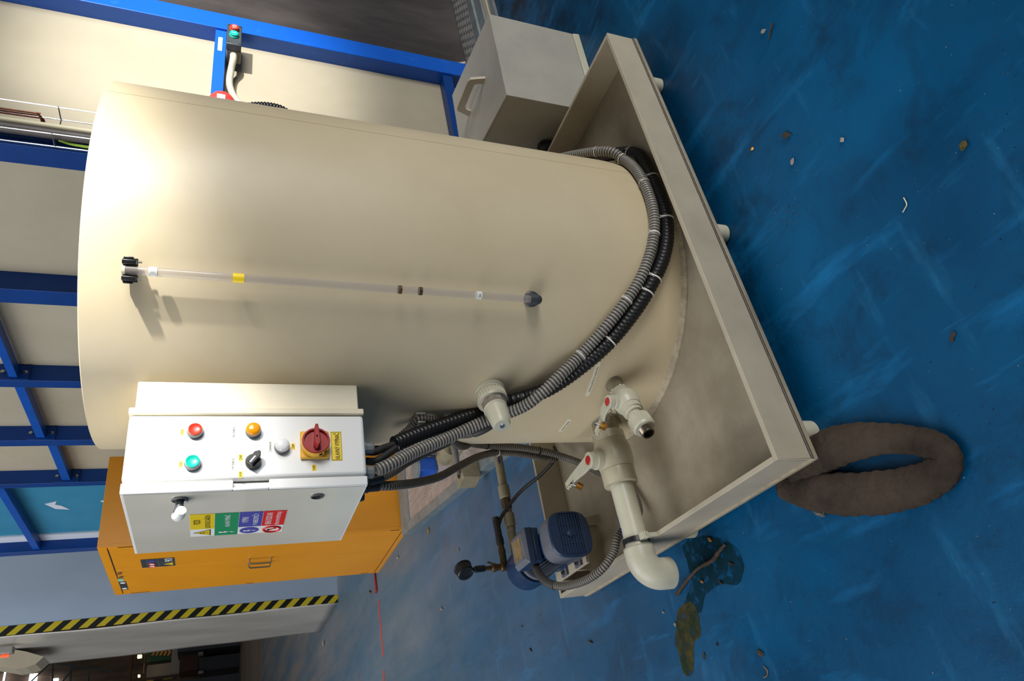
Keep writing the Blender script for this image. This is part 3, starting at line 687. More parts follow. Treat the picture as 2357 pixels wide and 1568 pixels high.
bpx = [(1448, 352), (1492, 398), (1524, 468), (1535, 530), (1527, 590), (1500, 652), (1461, 716), (1400, 790), (1328, 852), (1265, 894), (1215, 914), (1183, 923)]
bl_ = ang_far+[attank(*q, rb+.002) for q in bpx]
tailb = [aty(1118, 945, 1.60), aty(1040, 972, 1.61), aty(970, 997, 1.605), aty(908, 1023, 1.59)]
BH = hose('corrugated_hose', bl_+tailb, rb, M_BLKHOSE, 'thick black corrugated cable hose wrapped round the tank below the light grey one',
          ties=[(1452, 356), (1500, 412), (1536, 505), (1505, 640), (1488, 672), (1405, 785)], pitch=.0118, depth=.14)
# black cables leaving the open end of the black hose for the cabinet
e0 = aty(925, 1016, 1.595)
for i, (q, mid, lab) in enumerate((((848, 1040), (880, 1033), 'black cable running from the open end of the black hose to the upper grey gland'), ((848, 1062), (885, 1050), 'black cable sagging below its neighbour between black hose and cabinet'))):
    p = [aty(q[0]-6, q[1], 1.575), aty(q[0]+16, q[1], 1.58), aty(*mid, 1.585), e0+V((0, .004, -.008*i)), aty(950, 1004, 1.603)]
    tag(MB().tube(smooth_path(p, 8), .0095, 14).build('power_cable', M_RUBBER), lab, 'cable')
# hose with sleeves below
H4 = [(868, 1119, 1.64), (905, 1118, 1.66), (960, 1111, 1.75), (1010, 1098, 1.85), (1050, 1077, 1.95), (1100, 1052, 2.02), (1150, 1041, 2.06), (1200, 1045, 2.08), (1250, 1054, 2.1), (1278, 1056, 2.11), (1262, 1048, 2.15)]
p4 = [aty(*q) for q in H4]
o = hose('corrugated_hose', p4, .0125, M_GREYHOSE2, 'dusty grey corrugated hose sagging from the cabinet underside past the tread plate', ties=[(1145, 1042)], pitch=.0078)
MB().tube(smooth_path([aty(846, 1121, 1.64), aty(860, 1120, 1.64), aty(872, 1119, 1.64)], 5), .0132, 16).build('sleeve', M_BLACK, o)
p3 = [aty(*q) for q in ((876, 1101, 1.62), (905, 1085, 1.64), (940, 1062, 1.68), (985, 1040, 1.74), (1040, 1015, 1.82), (1085, 1000, 1.86))]
o = hose('corrugated_hose', p3, .0125, M_GREYHOSE2, 'dusty grey corrugated hose tucked behind the light grey one beneath the cabinet', pitch=.0078)
MB().tube(smooth_path([aty(846, 1107, 1.62), aty(862, 1104, 1.62), aty(880, 1099, 1.62)], 5), .0135, 16).build('sleeve', M_BLACK, o)
p5 = [aty(*q) for q in ((1060, 1008, 1.98), (1090, 1022, 2.0), (1140, 1027, 2.03), (1200, 1031, 2.05), (1260, 1041, 2.06), (1300, 1053, 2.05), (1345, 1070, 1.99), (1390, 1092, 1.93))]
p5 += [V((.74, 1.86, .080)), V((.66, 1.80, .080)), V((.57, 1.765, .10))]
p6 = [aty(*q) for q in ((1425, 1232, 1.77), (1413, 1270, 1.78), (1388, 1308, 1.80), (1350, 1335, 1.86), (1305, 1349, 1.95), (1275, 1348, 2.0))]
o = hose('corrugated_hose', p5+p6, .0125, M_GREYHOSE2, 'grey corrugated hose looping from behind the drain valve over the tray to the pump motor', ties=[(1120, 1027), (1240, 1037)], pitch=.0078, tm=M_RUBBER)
MB().tube(smooth_path([aty(1278, 1349, 1.995), aty(1258, 1340, 2.025), aty(1243, 1325, 2.05), aty(1233, 1306, 2.07), aty(1230, 1298, 2.085)], 8), .0132, 16).build('sleeve', M_SLEEVE, o)
# short hoses at the tank flank
cg = attank(966, 953); cga = math.atan2(cg.y-TY, cg.x-TX); cd = V((math.cos(cga), math.sin(cga), 0)); ct = V((-math.sin(cga), math.cos(cga), 0))
kb = MB(); kb.obox(cg+cd*.004, ct, (0, 0, 1), cd, .020, .026, .008); kb.obox(cg+cd*.016, ct, (0, 0, 1), cd, .006, .024, .022)
kb.obox(cg+cd*.030-ct*.006, ct, (0, 0, 1), cd, .026, .020, .005)
tag(kb.build('hose_clip', M_PPLIGHT, bevel=.001), 'small pale plastic hose clip stuck to the tank flank', 'clip')
ra = .0115
pc_ = [aty(895, 1040, 1.68), aty(915, 1012, 1.665), aty(940, 990, 1.65), aty(962, 975, 1.63), aty(985, 966, 1.62), aty(1010, 975, 1.635), aty(1025, 990, 1.68), aty(1040, 1008, 1.75), aty(1047, 1040, 2.2), atz(1053, 1070, .26), atz(1056, 1088, .165)]
pc_[3] = cg+cd*.02+V((0, 0, .006)); pc_[4] = cg+cd*.02+V((0, 0, -.03))
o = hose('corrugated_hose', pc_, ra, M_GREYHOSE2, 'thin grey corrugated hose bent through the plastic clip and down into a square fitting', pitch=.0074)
ps = [aty(1146, 962, 1.63), aty(1125, 981, 1.64), aty(1100, 994, 1.66), aty(1075, 1000, 1.69), aty(1045, 1003, 1.74), aty(1042, 1016, 1.80), aty(1062, 1028, 1.85), aty(1078, 1022, 1.90), aty(1070, 1006, 1.94)]
o = hose('corrugated_hose', ps[2:], ra, M_GREYHOSE2, 'thin grey corrugated hose curling into a tight loop under the heater plug', pitch=.0074)
MB().tube(smooth_path(ps[:4], 6)[:-4], .0128, 16).build('sleeve', M_SLEEVE, o)

# ================================================================== PUMP
mxc, mzc = .572, .258
PS = thing('pump_stand', (mxc, 2.10, .0625), 'beige plastic pump stand with a triangular gusset inside the tray corner', 'stand')
MB().box(.497, .645, 2.0, 2.235, .1725, .1845).build('stand_top', M_TRAY, PS, bevel=.001)
MB().box(.497, .645, 2.09, 2.102, .0627, .1722).build('stand_leg', M_TRAYIN, PS)
MB().box(.497, .645, 2.222, 2.234, .0627, .1722).build('stand_leg', M_TRAYIN, PS)
MB().prism([(.6455, 2.06, .0627), (.672, 2.06, .0627), (.655, 2.06, .17), (.6455, 2.06, .17)], (0, .01, 0)).build('gusset', M_TRAYIN, PS)
PM = thing('pump', (mxc, 2.1, .185), 'dusty blue electric pump with slatted fan cover on the beige stand at the tray corner', 'pump')
def sq(y, r, n=64, p=3.2):
    out = []
    for k in range(n):
        t = 2*PI*k/n; c, s = math.cos(t), math.sin(t)
        out.append(V((mxc+r*math.copysign(abs(c)**(2/p), c), y, mzc+r*math.copysign(abs(s)**(2/p), s))))
    return out
def loft(mb, secs, c0=True, c1=True):
    n = len(secs[0]); vs = [p for q in secs for p in q]; fs = []
    for i in range(len(secs)-1):
        for k in range(n): fs.append((i*n+k, i*n+(k+1) % n, (i+1)*n+(k+1) % n, (i+1)*n+k))
    if c0: fs.append(list(range(n)))
    if c1: fs.append([(len(secs)-1)*n+k for k in range(n)])
    return mb.add(vs, fs)
yf = 1.925
fc = loft(MB(), [sq(yf+.004, .058), sq(yf+.004, .066), sq(yf, .066), sq(yf, .0695), sq(yf+.005, .0725), sq(yf+.075, .0725), sq(yf+.095, .066)]).build('fan_cover', M_MOTOR, PM, ang=40)
loft(MB(), [sq(yf+.0055, .0729), sq(yf+.073, .0729)], False, False).build('dusty_cover_band', M_MOTORGREY, fc)
gb = MB()
for s in (-1, 1):
    z0_, z1_ = mzc+s*.038, mzc+s*.066; zz0, zz1 = min(z0_, z1_), max(z0_, z1_)
    pts = [p for p in sq(yf-.001, .066) if zz0 <= p.z <= zz1]; pts.sort(key=lambda p: p.x*s if True else 0)
    top = [p for p in pts]; mb2 = [V((p.x, yf-.001, p.z)) for p in top]
    xl = max(abs(p.x-mxc) for p in pts if abs(abs(p.z-mzc)-.038) < .012)
    poly = [V((mxc-.064, yf-.001, mzc+s*.038)), V((mxc+.064, yf-.001, mzc+s*.038)), V((mxc+.058, yf-.001, mzc+s*.054)), V((mxc+.036, yf-.001, mzc+s*.066)), V((mxc-.036, yf-.001, mzc+s*.066)), V((mxc-.058, yf-.001, mzc+s*.054))]
    MB().prism(poly, (0, .004, 0)).build('grille_flat', M_MOTOR, fc)
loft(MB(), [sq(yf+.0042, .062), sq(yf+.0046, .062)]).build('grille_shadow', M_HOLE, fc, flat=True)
for i in range(8):
    z = mzc-.0335+i*.0096
    MB().box(mxc-.063, mxc+.063, yf-.001, yf+.0041, z-.0021, z+.0021).build('grille_slat', M_MOTOR, fc, flat=True)
gx = MB()
for x in (-.03, 0, .03): gx.box(mxc+x-.0012, mxc+x+.0012, yf+.0005, yf+.004, mzc-.038, mzc+.038)
gx.build('grille_rib', M_MOTOR, fc, flat=True)
MB().lathe((mxc, yf+.004, mzc), (0, -1, 0), [(0, .0125), (.006, .012), (.007, .010), (.007, .001)], 28).build('grille_boss', M_MOTOR, fc)
fb = MB(); sec = []
n = 144
prof = [(.052 if (k % 4) < 2 else .062) for k in range(n)]
for y in (yf+.09, 2.195):
    sec.append([V((mxc+prof[k]*math.cos(2*PI*k/n), y, mzc+prof[k]*math.sin(2*PI*k/n))) for k in range(n)])
loft(fb, sec).build('finned_body', M_FIN, PM, flat=True)
MB().lathe((mxc, 2.19, mzc), (0, 1, 0), [(0, .060), (.004, .068), (.02, .068), (.024, .055), (.04, .050)], 40).build('end_shield', M_MOTORGREY, PM)
MB().lathe((mxc, 2.225, mzc), (0, 1, 0), [(0, .052), (.002, .070), (.05, .074), (.10, .072), (.11, .064), (.112, .001)], 40).build('pump_casing', M_MOTOR, PM)
for (x, y) in ((mxc-.058, 2.05), (mxc-.058, 2.16), (mxc+.058, 2.05), (mxc+.058, 2.16)):
    ft = MB().box(x-.016, x+.016, y-.022, y+.022, .1848, .1925).build('motor_foot', M_MOTORGREY, PM, bevel=.001)
    MB().lathe((x-.004, y, .1925), (0, 0, 1), [(0, .008), (.002, .008), (.002, .0055), (.008, .0055)], 6).build('foot_bolt', M_NICKEL, ft)
MB().box(mxc-.05, mxc+.05, 2.02, 2.19, .1925, .215).build('foot_web', M_MOTOR, PM)
# terminal box
bx0, bx1, by0, by1 = .522, .632, 2.03, 2.140
MB().prism([(bx0, by0, .318), (bx1, by0, .318), (bx1, by1, .318), (bx0, by1, .318)], (0, 0, .024)).build('terminal_base', M_MOTOR, PM, bevel=.004)
MB().box(bx0-.001, bx1+.001, by0-.001, by1+.001, .342, .345).build('terminal_gasket', M_RUBBER, PM)
tbx = MB()
q0 = [V((bx0, by0, .345)), V((bx1, by0, .345)), V((bx1, by1, .345)), V((bx0, by1, .345))]
q1 = [V((bx0, by0, .366)), V((bx1, by0, .366)), V((bx1, by1, .366)), V((bx0, by1, .366))]
q2 = [V((bx0+.012, by0+.010, .378)), V((bx1-.012, by0+.010, .378)), V((bx1-.012, by1-.010, .378)), V((bx0+.012, by1-.010, .378))]
loft(tbx, [q0, q1, q2]); TBX = tbx.build('terminal_cover', M_MOTORGREY, PM, bevel=.002)
MB().box(bx0-.0006, bx1+.0006, by0-.0006, by1+.0006, .346, .364).build('cover_side', M_MOTOR, TBX)
MB().box(bx0+.022, bx1-.022, by0+.022, by1-.022, .3782, .379).build('nameplate', M_PLATE, TBX, flat=True)
for (x, y) in ((bx0+.017, by0+.016), (bx1-.017, by0+.016), (bx0+.017, by1-.016), (bx1-.017, by1-.016)):
    MB().cyl((x, y, .377), (x, y, .3805), .0035, 12).build('cover_screw', M_STEEL, TBX)

# ---- brass gauge branch on the pump outlet
bx, by = .594, 2.345
B = thing('pressure_gauge', (bx, by, .32), 'black pressure gauge, seen from behind, on a tarnished brass tee above the pump', 'pressure gauge')
bt = MB(); bt.lathe((bx, by, 0.287), (0, 0, 1), [(0, .019), (.012, .019), (.012, .013), (.03, .0125), (.035, .015), (.052, .0155), (.056, .012), (.07, .012), (.074, .015), (.086, .015), (.09, .008), (.115, .0075)], 20)
bt.cyl((bx, by, 0.327), (bx+.05, by, 0.327), .0125, 18); bt.build('brass_tee', M_OLDBRASS, B)
MB().lathe((bx, by, 0.402), (0, 0, 1), [(0, .010), (.002, .012), (.036, .012), (.038, .009), (.046, .006)], 6).build('hex_adapter', M_BLACK, B)
MB().obox((bx+.012, by-.012, 0.377), (.5, .2, 1), (0, 1, 0), (1, 0, -.5), .034, .008, .004).build('valve_lever', M_OLDBRASS, B)
gax = V((-.80, -.55, -.12)).normalized(); gcn = V((bx, by, 0.479))
gg = MB().lathe(gcn-gax*.018, gax, [(0, .030), (.002, .0325), (.006, .0325), (.007, .0305), (.034, .0300), (.037, .027), (.037, .017), (.0355, .0165), (.0355, .001)], 40).build('gauge_case', M_BLACK, B)
MB().cyl(gcn+gax*.0185+V((0.006, -.008, -.0205)), gcn+gax*.0205+V((.006, -.008, -.0205)), .003, 12).build('case_screw', M_STEEL, gg)
q = [V((bx+.048, by, 0.327)), V((bx+.075, by, 0.329)), V((bx+.1, by, 0.330))]
B2 = MB().lathe(q[0], (1, 0, 0.03), [(0, .0135), (.014, .0135), (.015, .0115), (.03, .0115)], 6).build('hose_nut', M_OLDBRASS, B)
hpth = [V((bx+.078, by, 0.328)), V((bx+.16, by, 0.332)), aty(1146, 1213, by), aty(1158, 1183, 2.335), aty(1197, 1133, 2.28), aty(1243, 1095, 2.20), aty(1272, 1064, 2.14), aty(1282, 1048, 2.12), aty(1276, 1030, 2.2)]
HB = MB().tube(smooth_path(hpth, 10), .0068, 14).build('rubber_hose', M_RUBBER)
tag(HB, 'thin black rubber hose with ribbed grip arching from the brass tee to the tank', 'hose')
gr = MB(); d = V((1, 0, .03)).normalized()
gr.lathe(V((bx+.080, by, 0.328)), d, [(0, .0125), (.002, .0145), (.026, .0145), (.027, .0125), (.030, .0125)], 20); gr.gear(V((bx+.110, by, 0.329)), d, .062, .0128, .0018, 10); gr.lathe(V((bx+.172, by, 0.331)), d, [(0, .0118), (.006, .0130), (.010, .0130), (.011, .008)], 20)
gr.build('hose_grip', M_RUBBER, HB)

# ---- beige suction pipe behind
yp = 2.347
zp = aty(1155, 1100, yp).z
Q = thing('suction_pipe', (.9, yp, zp), 'olive-beige plastic pipe with coupling sleeves running from behind the tank to the pump', 'pipe')
MB().cyl((.63, yp, zp), (1.60, yp, zp), .0165, 24).build('pipe', M_PPDARK, Q)
def cpl(ya, yb, r, m, n=28, nm='coupling'):
    xa, xb = aty(1165, ya, yp).x, aty(1165, yb, yp).x; xa, xb = min(xa, xb), max(xa, xb)
    MB().lathe((xa, yp, zp), (1, 0, 0), [(0, r*.9), (.002, r), (xb-xa-.002, r), (xb-xa, r*.9)], n).build(nm, m, Q)
cpl(1118, 1147, .0215, M_PPDARK); cpl(1149, 1172, .0205, M_OLDBRASS, 8, 'union_nut'); cpl(1182, 1212, .0215, M_PPDARK); cpl(1214, 1222, .018, M_PPTAPE)
fa = aty(1145, 1062, yp); av = [V((fa.x+dx, yp-.0169, zp+.006+dz_)) for dx, dz_ in ((.05, .002), (.05, -.002), (.0, -.002), (.0, -.006), (-.022, 0), (.0, .006), (.0, .002))]
MB().prism(av, (0, -.0006, .0003)).build('flow_arrow', bpy.data.materials['flow_arrow_blue'], Q, flat=True)

# ---- tread plate plinth of the machine (left arm) with fittings
pz = .055
PL = thing('tread_plate_step', (1.9, 3.7, 0), 'raised tread-plate step with grey edge angle between the tank and the yellow cabinet', 'step')
o_ = [V((1.17, 2.42, 0)), V((1.271, 3.05, 0)), V((1.507, 4.834, 0)), V((2.33, 4.834, 0)), V((2.33, 2.42, 0))]
i_ = [V((1.29, 2.44, 0)), V((1.325, 3.05, 0)), V((1.545, 4.62, 0)), V((2.33, 4.62, 0)), V((2.33, 2.44, 0))]
MB().prism([p+V((0, 0, pz-.012)) for p in i_], (0, 0, .006)).build('tread_plate', M_TREAD, PL, flat=True)
eg = MB()
eg.prism([o_[0], o_[1], o_[1]+V((.012, 0, 0)), o_[0]+V((.012, 0, 0))], (0, 0, pz)); eg.prism([o_[1], o_[2], o_[2]+V((.012, 0, 0)), o_[1]+V((.012, 0, 0))], (0, 0, pz))
for k in (0, 1): eg.prism([o_[k]+V((.012, 0, pz-.004)), o_[k+1]+V((.012, 0, pz-.004)), i_[k+1]+V((0, 0, pz-.004)), i_[k]+V((0, 0, pz-.004))], (0, 0, .004))
eg.build('edge_angle', M_GALV, PL, flat=True)
MB().prism([V((1.515, 4.834, 0)), V((1.55, 4.60, 0)), V((2.33, 4.60, 0)), V((2.33, 4.834, 0))], (0, 0, pz+.004)).build('edge_strip', M_GALV, PL, flat=True)
td = MB()
for r in range(96):
    for c in range(40):
        x, y = 1.33+c*.026+(r % 2)*.013, 2.46+r*.0225
        if x < 1.30+(y-2.44)*.118+.02 or x > 2.3 or y > 4.58: continue
        s = 1 if (r+c) % 2 else -1
        td.obox((x, y, pz-.0055), (1, .7*s, 0), (-.7*s, 1, 0), (0, 0, 1), .016, .0045, .002)
td.build('tread_pattern', M_TREAD, PL, flat=True)
# low brackets and blue fitting standing on the step
cx_ = atz(1056, 1093, .152)
FB = thing('square_fitting', (cx_.x, cx_.y, pz), 'square olive-beige plastic block fitting on the tread plate with a hose in its socket', 'fitting')
MB().obox((cx_.x, cx_.y, pz+.048), (1, .25, 0), (-.25, 1, 0), (0, 0, 1), .10, .10, .096).build('block', M_PPDARK, FB, bevel=.003)
sk_ = atz(1056, 1090, .152)
MB().lathe((sk_.x, sk_.y, pz+.0955), (0, 0, 1), [(0, .026), (.002, .026), (.002, .018)], 24).build('socket', M_HOLE, FB)
cb = atz(1004, 1080, pz)
FV = thing('filter_housing', (cb.x, cb.y, pz), 'bright blue filter housing with a grey octagonal lid standing on the tread plate', 'filter')
MB().obox((cb.x+.02, cb.y+.03, pz+.055), (1, .2, 0), (-.2, 1, 0), (0, 0, 1), .10, .10, .11).build('housing', mat('bright_blue_plastic', '#0c4fb0', '#0d4499', 9, .4), FV, bevel=.004)
MB().lathe((cb.x+.02, cb.y+.03, pz+.11), (0, 0, 1), [(0, .075), (.018, .075), (.02, .07)], 8).build('lid', M_GALV, FV, flat=True)
MB().obox((cb.x+.085, cb.y-.03, pz+.06), (1, .2, 0), (-.2, 1, 0), (0, 0, 1), .02, .02, .12).build('support_post', M_STEEL, FV, bevel=.002)
cf = atz(1022, 1040, .14)
FF = thing('pipe_elbow', (cf.x, cf.y, pz), 'olive-beige plastic elbow and union pieces behind the light grey hose, beside the blue filter housing', 'pipe fitting')
MB().lathe((cf.x+.02, cf.y+.14, .10), (0, -1, 0), [(0, .045), (.10, .045), (.10, .055), (.17, .055), (.17, .045)], 24).build('elbow_body', M_PPDARK, FF)
MB().lathe((cf.x+.02, cf.y-.10, .10), (0, -1, 0), [(0, .05), (.12, .05), (.12, .042), (.3, .042)], 8).build('union', M_PPDARK, FF)
MB().box(cf.x-.02, cf.x+.06, cf.y-.3, cf.y+.14, pz, pz+.03).build('foot_plate', M_PPDARK, FF)

# right arm of the step, beyond the cream box
PR = thing('tread_plate_step', (4.2, 2.1, 0), 'raised tread-plate step with galvanised kerb along the foot of the dark curtain', 'step')
MB().box(2.75, 6.5, 2.16, 2.44, 0, .045).build('tread_plate', M_TREAD, PR, flat=True)
td = MB()
for r in range(8):
    for c in range(110):
        x, y = 2.77+c*.034, 2.18+r*.031; s = 1 if (r+c) % 2 else -1
        td.obox((x, y, .046), (1, .8*s, 0), (-.8*s, 1, 0), (0, 0, 1), .03, .008, .004)
td.build('tread_pattern', M_GALV, PR, flat=True)
MB().box(2.75, 6.5, 2.10, 2.16, 0, .050).build('kerb', M_GALV, PR, bevel=.006)
MB().box(2.75, 6.5, 2.03, 2.095, 0, .035).build('kerb', M_GALV, PR, bevel=.004)
MB().box(2.75, 6.5, 1.985, 2.028, 0, .028).build('kerb_board', M_TRAY, PR, bevel=.002)
MB().box(2.75, 6.5, 1.94, 1.983, 0, .018).build('kerb_strip', M_GALV, PR, flat=True)

# ================================================================== CREAM BOX BEHIND THE TRAY
wA, wB, wD, wC = V((2.462, 1.400, 0)), V((2.008, 1.424, 0)), V((2.562, 1.873, 0)), V((2.095, 1.900, 0)); wz = .395
W = thing('plastic_box', (2.28, 1.65, 0), 'closed cream plastic box with a strap handle on its lid, behind the tray corner', 'box')
cen = (wA+wB+wC+wD)/4
def q4(s, z): return [cen+(p-cen)*s+V((0, 0, z)) for p in (wB, wA, wD, wC)]
MB().hexa(q4(.992, .032)+q4(.992, wz-.008)).build('box_body', M_GREYBOX, W, bevel=.002)
MB().hexa(q4(1.01, 0)+q4(1.0, .030)).build('box_base', M_PPLIGHT, W, bevel=.004)
MB().hexa(q4(1.003, wz-.0075)+q4(1.003, wz)).build('lid', M_GREYBOX, W, bevel=.0015)
h1, h2 = atz(1117, 178, wz), atz(1079, 266, wz); hd_ = (h2-h1); hL = hd_.length; hd_.normalize(); hn = V((-hd_.y, hd_.x, 0))
hh = .062
pr_o = [(0, 0), (.012, hh*.55), (.02, hh*.9), (.034, hh), (hL-.034, hh), (hL-.02, hh*.9), (hL-.012, hh*.55), (hL, 0), (hL-.030, 0), (hL-.034, hh*.35), (hL-.044, hh*.52), (.044, hh*.52), (.034, hh*.35), (.030, 0)]
mbh = MB()
for s in (-1, 1): pass
vs = [h1+hd_*a+V((0, 0, b_)) for a, b_ in pr_o]; nn = len(vs)
mbh.add([v-hn*.006 for v in vs]+[v+hn*.006 for v in vs], [(i, (i+1) % nn, nn+(i+1) % nn, nn+i) for i in range(nn)]+[t for o_2 in (0, nn) for t in [tuple(o_2+k for k in (0, 1, 12, 13)), tuple(o_2+k for k in (1, 2, 11, 12)), tuple(o_2+k for k in (2, 3, 11)), tuple(o_2+k for k in (3, 4, 10, 11)), tuple(o_2+k for k in (4, 5, 10)), tuple(o_2+k for k in (5, 6, 9, 10)), tuple(o_2+k for k in (6, 7, 8, 9))]])
mbh.build('lid_handle', M_TRAY, W, flat=True)
pe = atx(1240, 338, 2.02)
tag(MB().lathe((pe.x, pe.y, 0), (0, 0, 1), [(0, .032), (pe.z-.03, .032), (pe.z-.012, .028), (pe.z, .016), (pe.z+.002, .001)], 24).build('black_pipe', M_BLACK), 'black round-topped pipe stub in the gap between the cream box and the tray wall', 'pipe')

# ================================================================== YELLOW SAFETY CABINET
kx, ky0, ky1, kz = 1.582, 4.866, 6.008, 1.972; kd = .595
Y = thing('safety_cabinet', (kx+kd/2, (ky0+ky1)/2, 0), 'tall yellow two-door safety storage cabinet behind the control cabinet', 'cabinet')
MB().box(kx+.004, kx+kd, ky0, ky1, .0, kz).build('carcass', M_YELLOW, Y, bevel=.002)
ys = 5.372
fr = MB(); fr.box(kx-.016, kx+.004, ky0, ky1, kz-.05, kz); fr.box(kx-.016, kx+.004, ky0, ky1, 0, .035)
fr.box(kx-.016, kx+.004, ky0, ky0+.018, .035, kz-.05); fr.box(kx-.016, kx+.004, ky1-.018, ky1, .035, kz-.05); fr.build('front_frame', M_YELLOW, Y)
for i, (a, b_) in enumerate(((ky0+.021, ys-.0015), (ys+.0015, ky1-.021))):
    dd = MB().box(kx-.017, kx+.003, a, b_, .04, kz-.056).build('door', M_YELLOW, Y, bevel=.0015)
    yh = ys-.05 if i == 0 else ys+.05
    MB().tube(smooth_path([V((kx-.016, yh, 1.065)), V((kx-.052, yh, 1.062)), V((kx-.056, yh, 1.05)), V((kx-.056, yh, .93)), V((kx-.052, yh, .918)), V((kx-.016, yh, .915))], 5), .006, 12).build('handle', M_STEEL, dd)
sl = MB()
sl.box(kx-.0175, kx-.0165, 4.93, 5.45, kz-.058, kz-.050); sl.box(kx-.0175, kx-.0165, 5.45, 5.95, kz-.056, kz-.051)
sl.box(kx-.0178, kx-.0165, ky0+.014, ky0+.022, 1.70, 1.86); sl.box(kx-.0178, kx-.0165, ky1-.026, ky1-.018, 1.74, 1.87)
sl.box(kx-.0178, kx-.0165, ky0+.014, ky0+.022, .06, .13); sl.box(kx-.0178, kx-.0165, ky1-.026, ky1-.018, .09, .15); sl.box(kx-.0178, kx-.0165, ky1-.026, ky1-.018, 1.0, 1.06)
sl.build('vent_slot', M_SLOT, Y, flat=True)
MB().box(kx-.0172, kx-.0166, ky0+.03, ky1-.03, .0365, .0395).build('plinth_gap', M_SLOT, Y, flat=True)
def onk(y, z, out=0): return V((kx-.0172-out, y, z))
kp = plate(onk(5.262, 1.65), DX, FZ, .19, .205, .001, 'hazard_label', M_DGREY, Y, 'dark label with a 90 and warning symbols')
for i, z in enumerate((1.728, 1.66)): plate(onk(5.262, z-.012, .001), DX, FZ, .18, .002, .0005, 'label_rule', M_GREYINK, kp)
text('90', onk(5.215, 1.585, .0012), DX, FZ, .075, .05, M_WHTINK, kp)
MB().prism([onk(5.305, 1.585, .0012)+DX*x+FZ*z for x, z in ((-.032, -.024), (.032, -.024), (0, .034))], DN*.0006).build('warning_triangle', M_LYEL, kp, flat=True)
bolt(onk(5.305, 1.583, .0018), .018, M_BLKINK, kp, 0)
for y, m in ((5.335, M_LRED), (5.285, M_LRED), (5.222, M_LBLUE)):
    MB().lathe(onk(y, 1.69, .001), DN, [(0, .022), (.0008, .022)], 24).build('round_sign', M_WHTINK if m is M_LRED else m, kp)
    if m is M_LRED: MB().torus(onk(y, 1.69, .0018), DN, .0195, .003, 24, 6).build('sign_ring', m, kp)
kb = plate(onk(5.765, 1.897), DX, FZ, .215, .045, .001, 'maker_plate', M_DGREY, Y, 'small dark instruction plate at the top of the door')
for y in (5.69, 5.84): MB().lathe(onk(y, 1.897, .001), DN, [(0, .017), (.0006, .017)], 20).build('plate_spot', M_WHTINK, kb)
plate(onk(5.61, 1.903), DX, FZ, .075, .033, .001, 'inspection_sticker', mat('mint_sticker', '#86c7a4'), Y)
for y in (5.42, 5.52):
    kl = MB().lathe(onk(y, 1.893), DN, [(0, .009), (.003, .009)], 16).build('key_lock', M_STEEL, Y)
    MB().obox(onk(y, 1.893, .010), DX, FZ, DN, .003, .03, .016).build('key', M_STEEL, kl)

# ================================================================== BLUE-FRAMED MACHINE HOUSING
HT = 3.9
BH_ = thing('machine_housing', (2.5, 2.4, 0), 'blue steel frame wall with cream panels standing behind the tank', 'machine housing')
def post(x0, x1, y0, y1, m=M_BLUEDARK): return MB().box(x0, x1, y0, y1, .05, HT).build('post', m, BH_, bevel=.003)
post(2.346, 2.46, 2.30, 2.403)
P1 = post(3.336, 3.459, 2.30, 2.395, M_BLUELITSCUFF)
lp = [(3.26, 3.379, 2.461), (4.157, 4.24, 2.449), (4.962, 5.051, 2.439), (5.703, 5.779, 2.436), (7.278, 7.379, 2.446)]
for a, b_, x1 in lp: post(2.346, x1+.02, a, b_)
def panel(x0, x1, y0, y1, z0, z1, m=M_CREAM): return MB().box(x0, x1, y0, y1, z0, z1).build('panel', m, BH_, flat=True)
panel(2.4605, 3.3355, 2.384, 2.394, .06, HT)
ps_ = [(2.4035, 3.2595), (3.3795, 4.1565), (4.2405, 4.9615), (5.0515, 5.7025)]
for a, b_ in ps_: panel(2.453, 2.463, a, b_, .06, HT)
tp = panel(2.453, 2.463, 5.7795, 7.13, .06, HT, M_TEAL); tp['label'] = 'teal panel'
wt = MB().box(2.440, 2.463, 7.135, 7.2775, .06, HT).build('trim_strip', M_WHTTRIM, BH_, flat=True); wt['label'] = 'white vertical trim strip'
for (y_, z_) in ((6.35, 2.52), (6.33, 2.12)):
    MB().prism([V((2.4525, y_+a, z_+b_)) for a, b_ in ((0, 0), (.05, .09), (.17, .03), (.20, -.07), (.10, -.02), (.07, .02))], (-.002, 0, 0)).build('tape_scrap', M_WHTTRIM, BH_, flat=True)
r1 = MB().box(2.4605, 3.3355, 2.312, 2.372, 1.348, 1.400).build('rail', M_BLUELITSCUFF, BH_, bevel=.002)
plate((3.225, 2.3118, 1.375), (1, 0, 0), (0, 0, 1), .105, .019, .0006, 'rail_sticker', M_WHTLABEL, r1)
MB().box(2.4605, 3.3355, 2.312, 2.372, .165, .222).build('rail', M_BLUEDARK, BH_, bevel=.002)
def lrail(y0, y1, z, zt_, bolts=True):
    r_ = MB().box(2.362, 2.428, y0, y1, z, zt_).build('rail', M_BLUEFRAME, BH_, bevel=.002)
    if bolts:
        MB().box(2.35, 2.445, y1-.008, y1-.0005, z-.055, zt_+.055).build('end_plate', M_BLUEDARK, r_, bevel=.001)
        for zz in (z-.034, zt_+.034): MB().lathe((2.395, y1-.008, zz), (0, -1, 0), [(0, .012), (.008, .012), (.010, .008)], 12).build('bolt', M_STEEL, r_)
lrail(3.3795, 4.1565, 2.388, 2.43); lrail(4.2405, 4.9615, 2.375, 2.425); lrail(5.0515, 5.7025, 2.325, 2.38); lrail(5.7795, 7.2775, 2.765, 2.82, False)
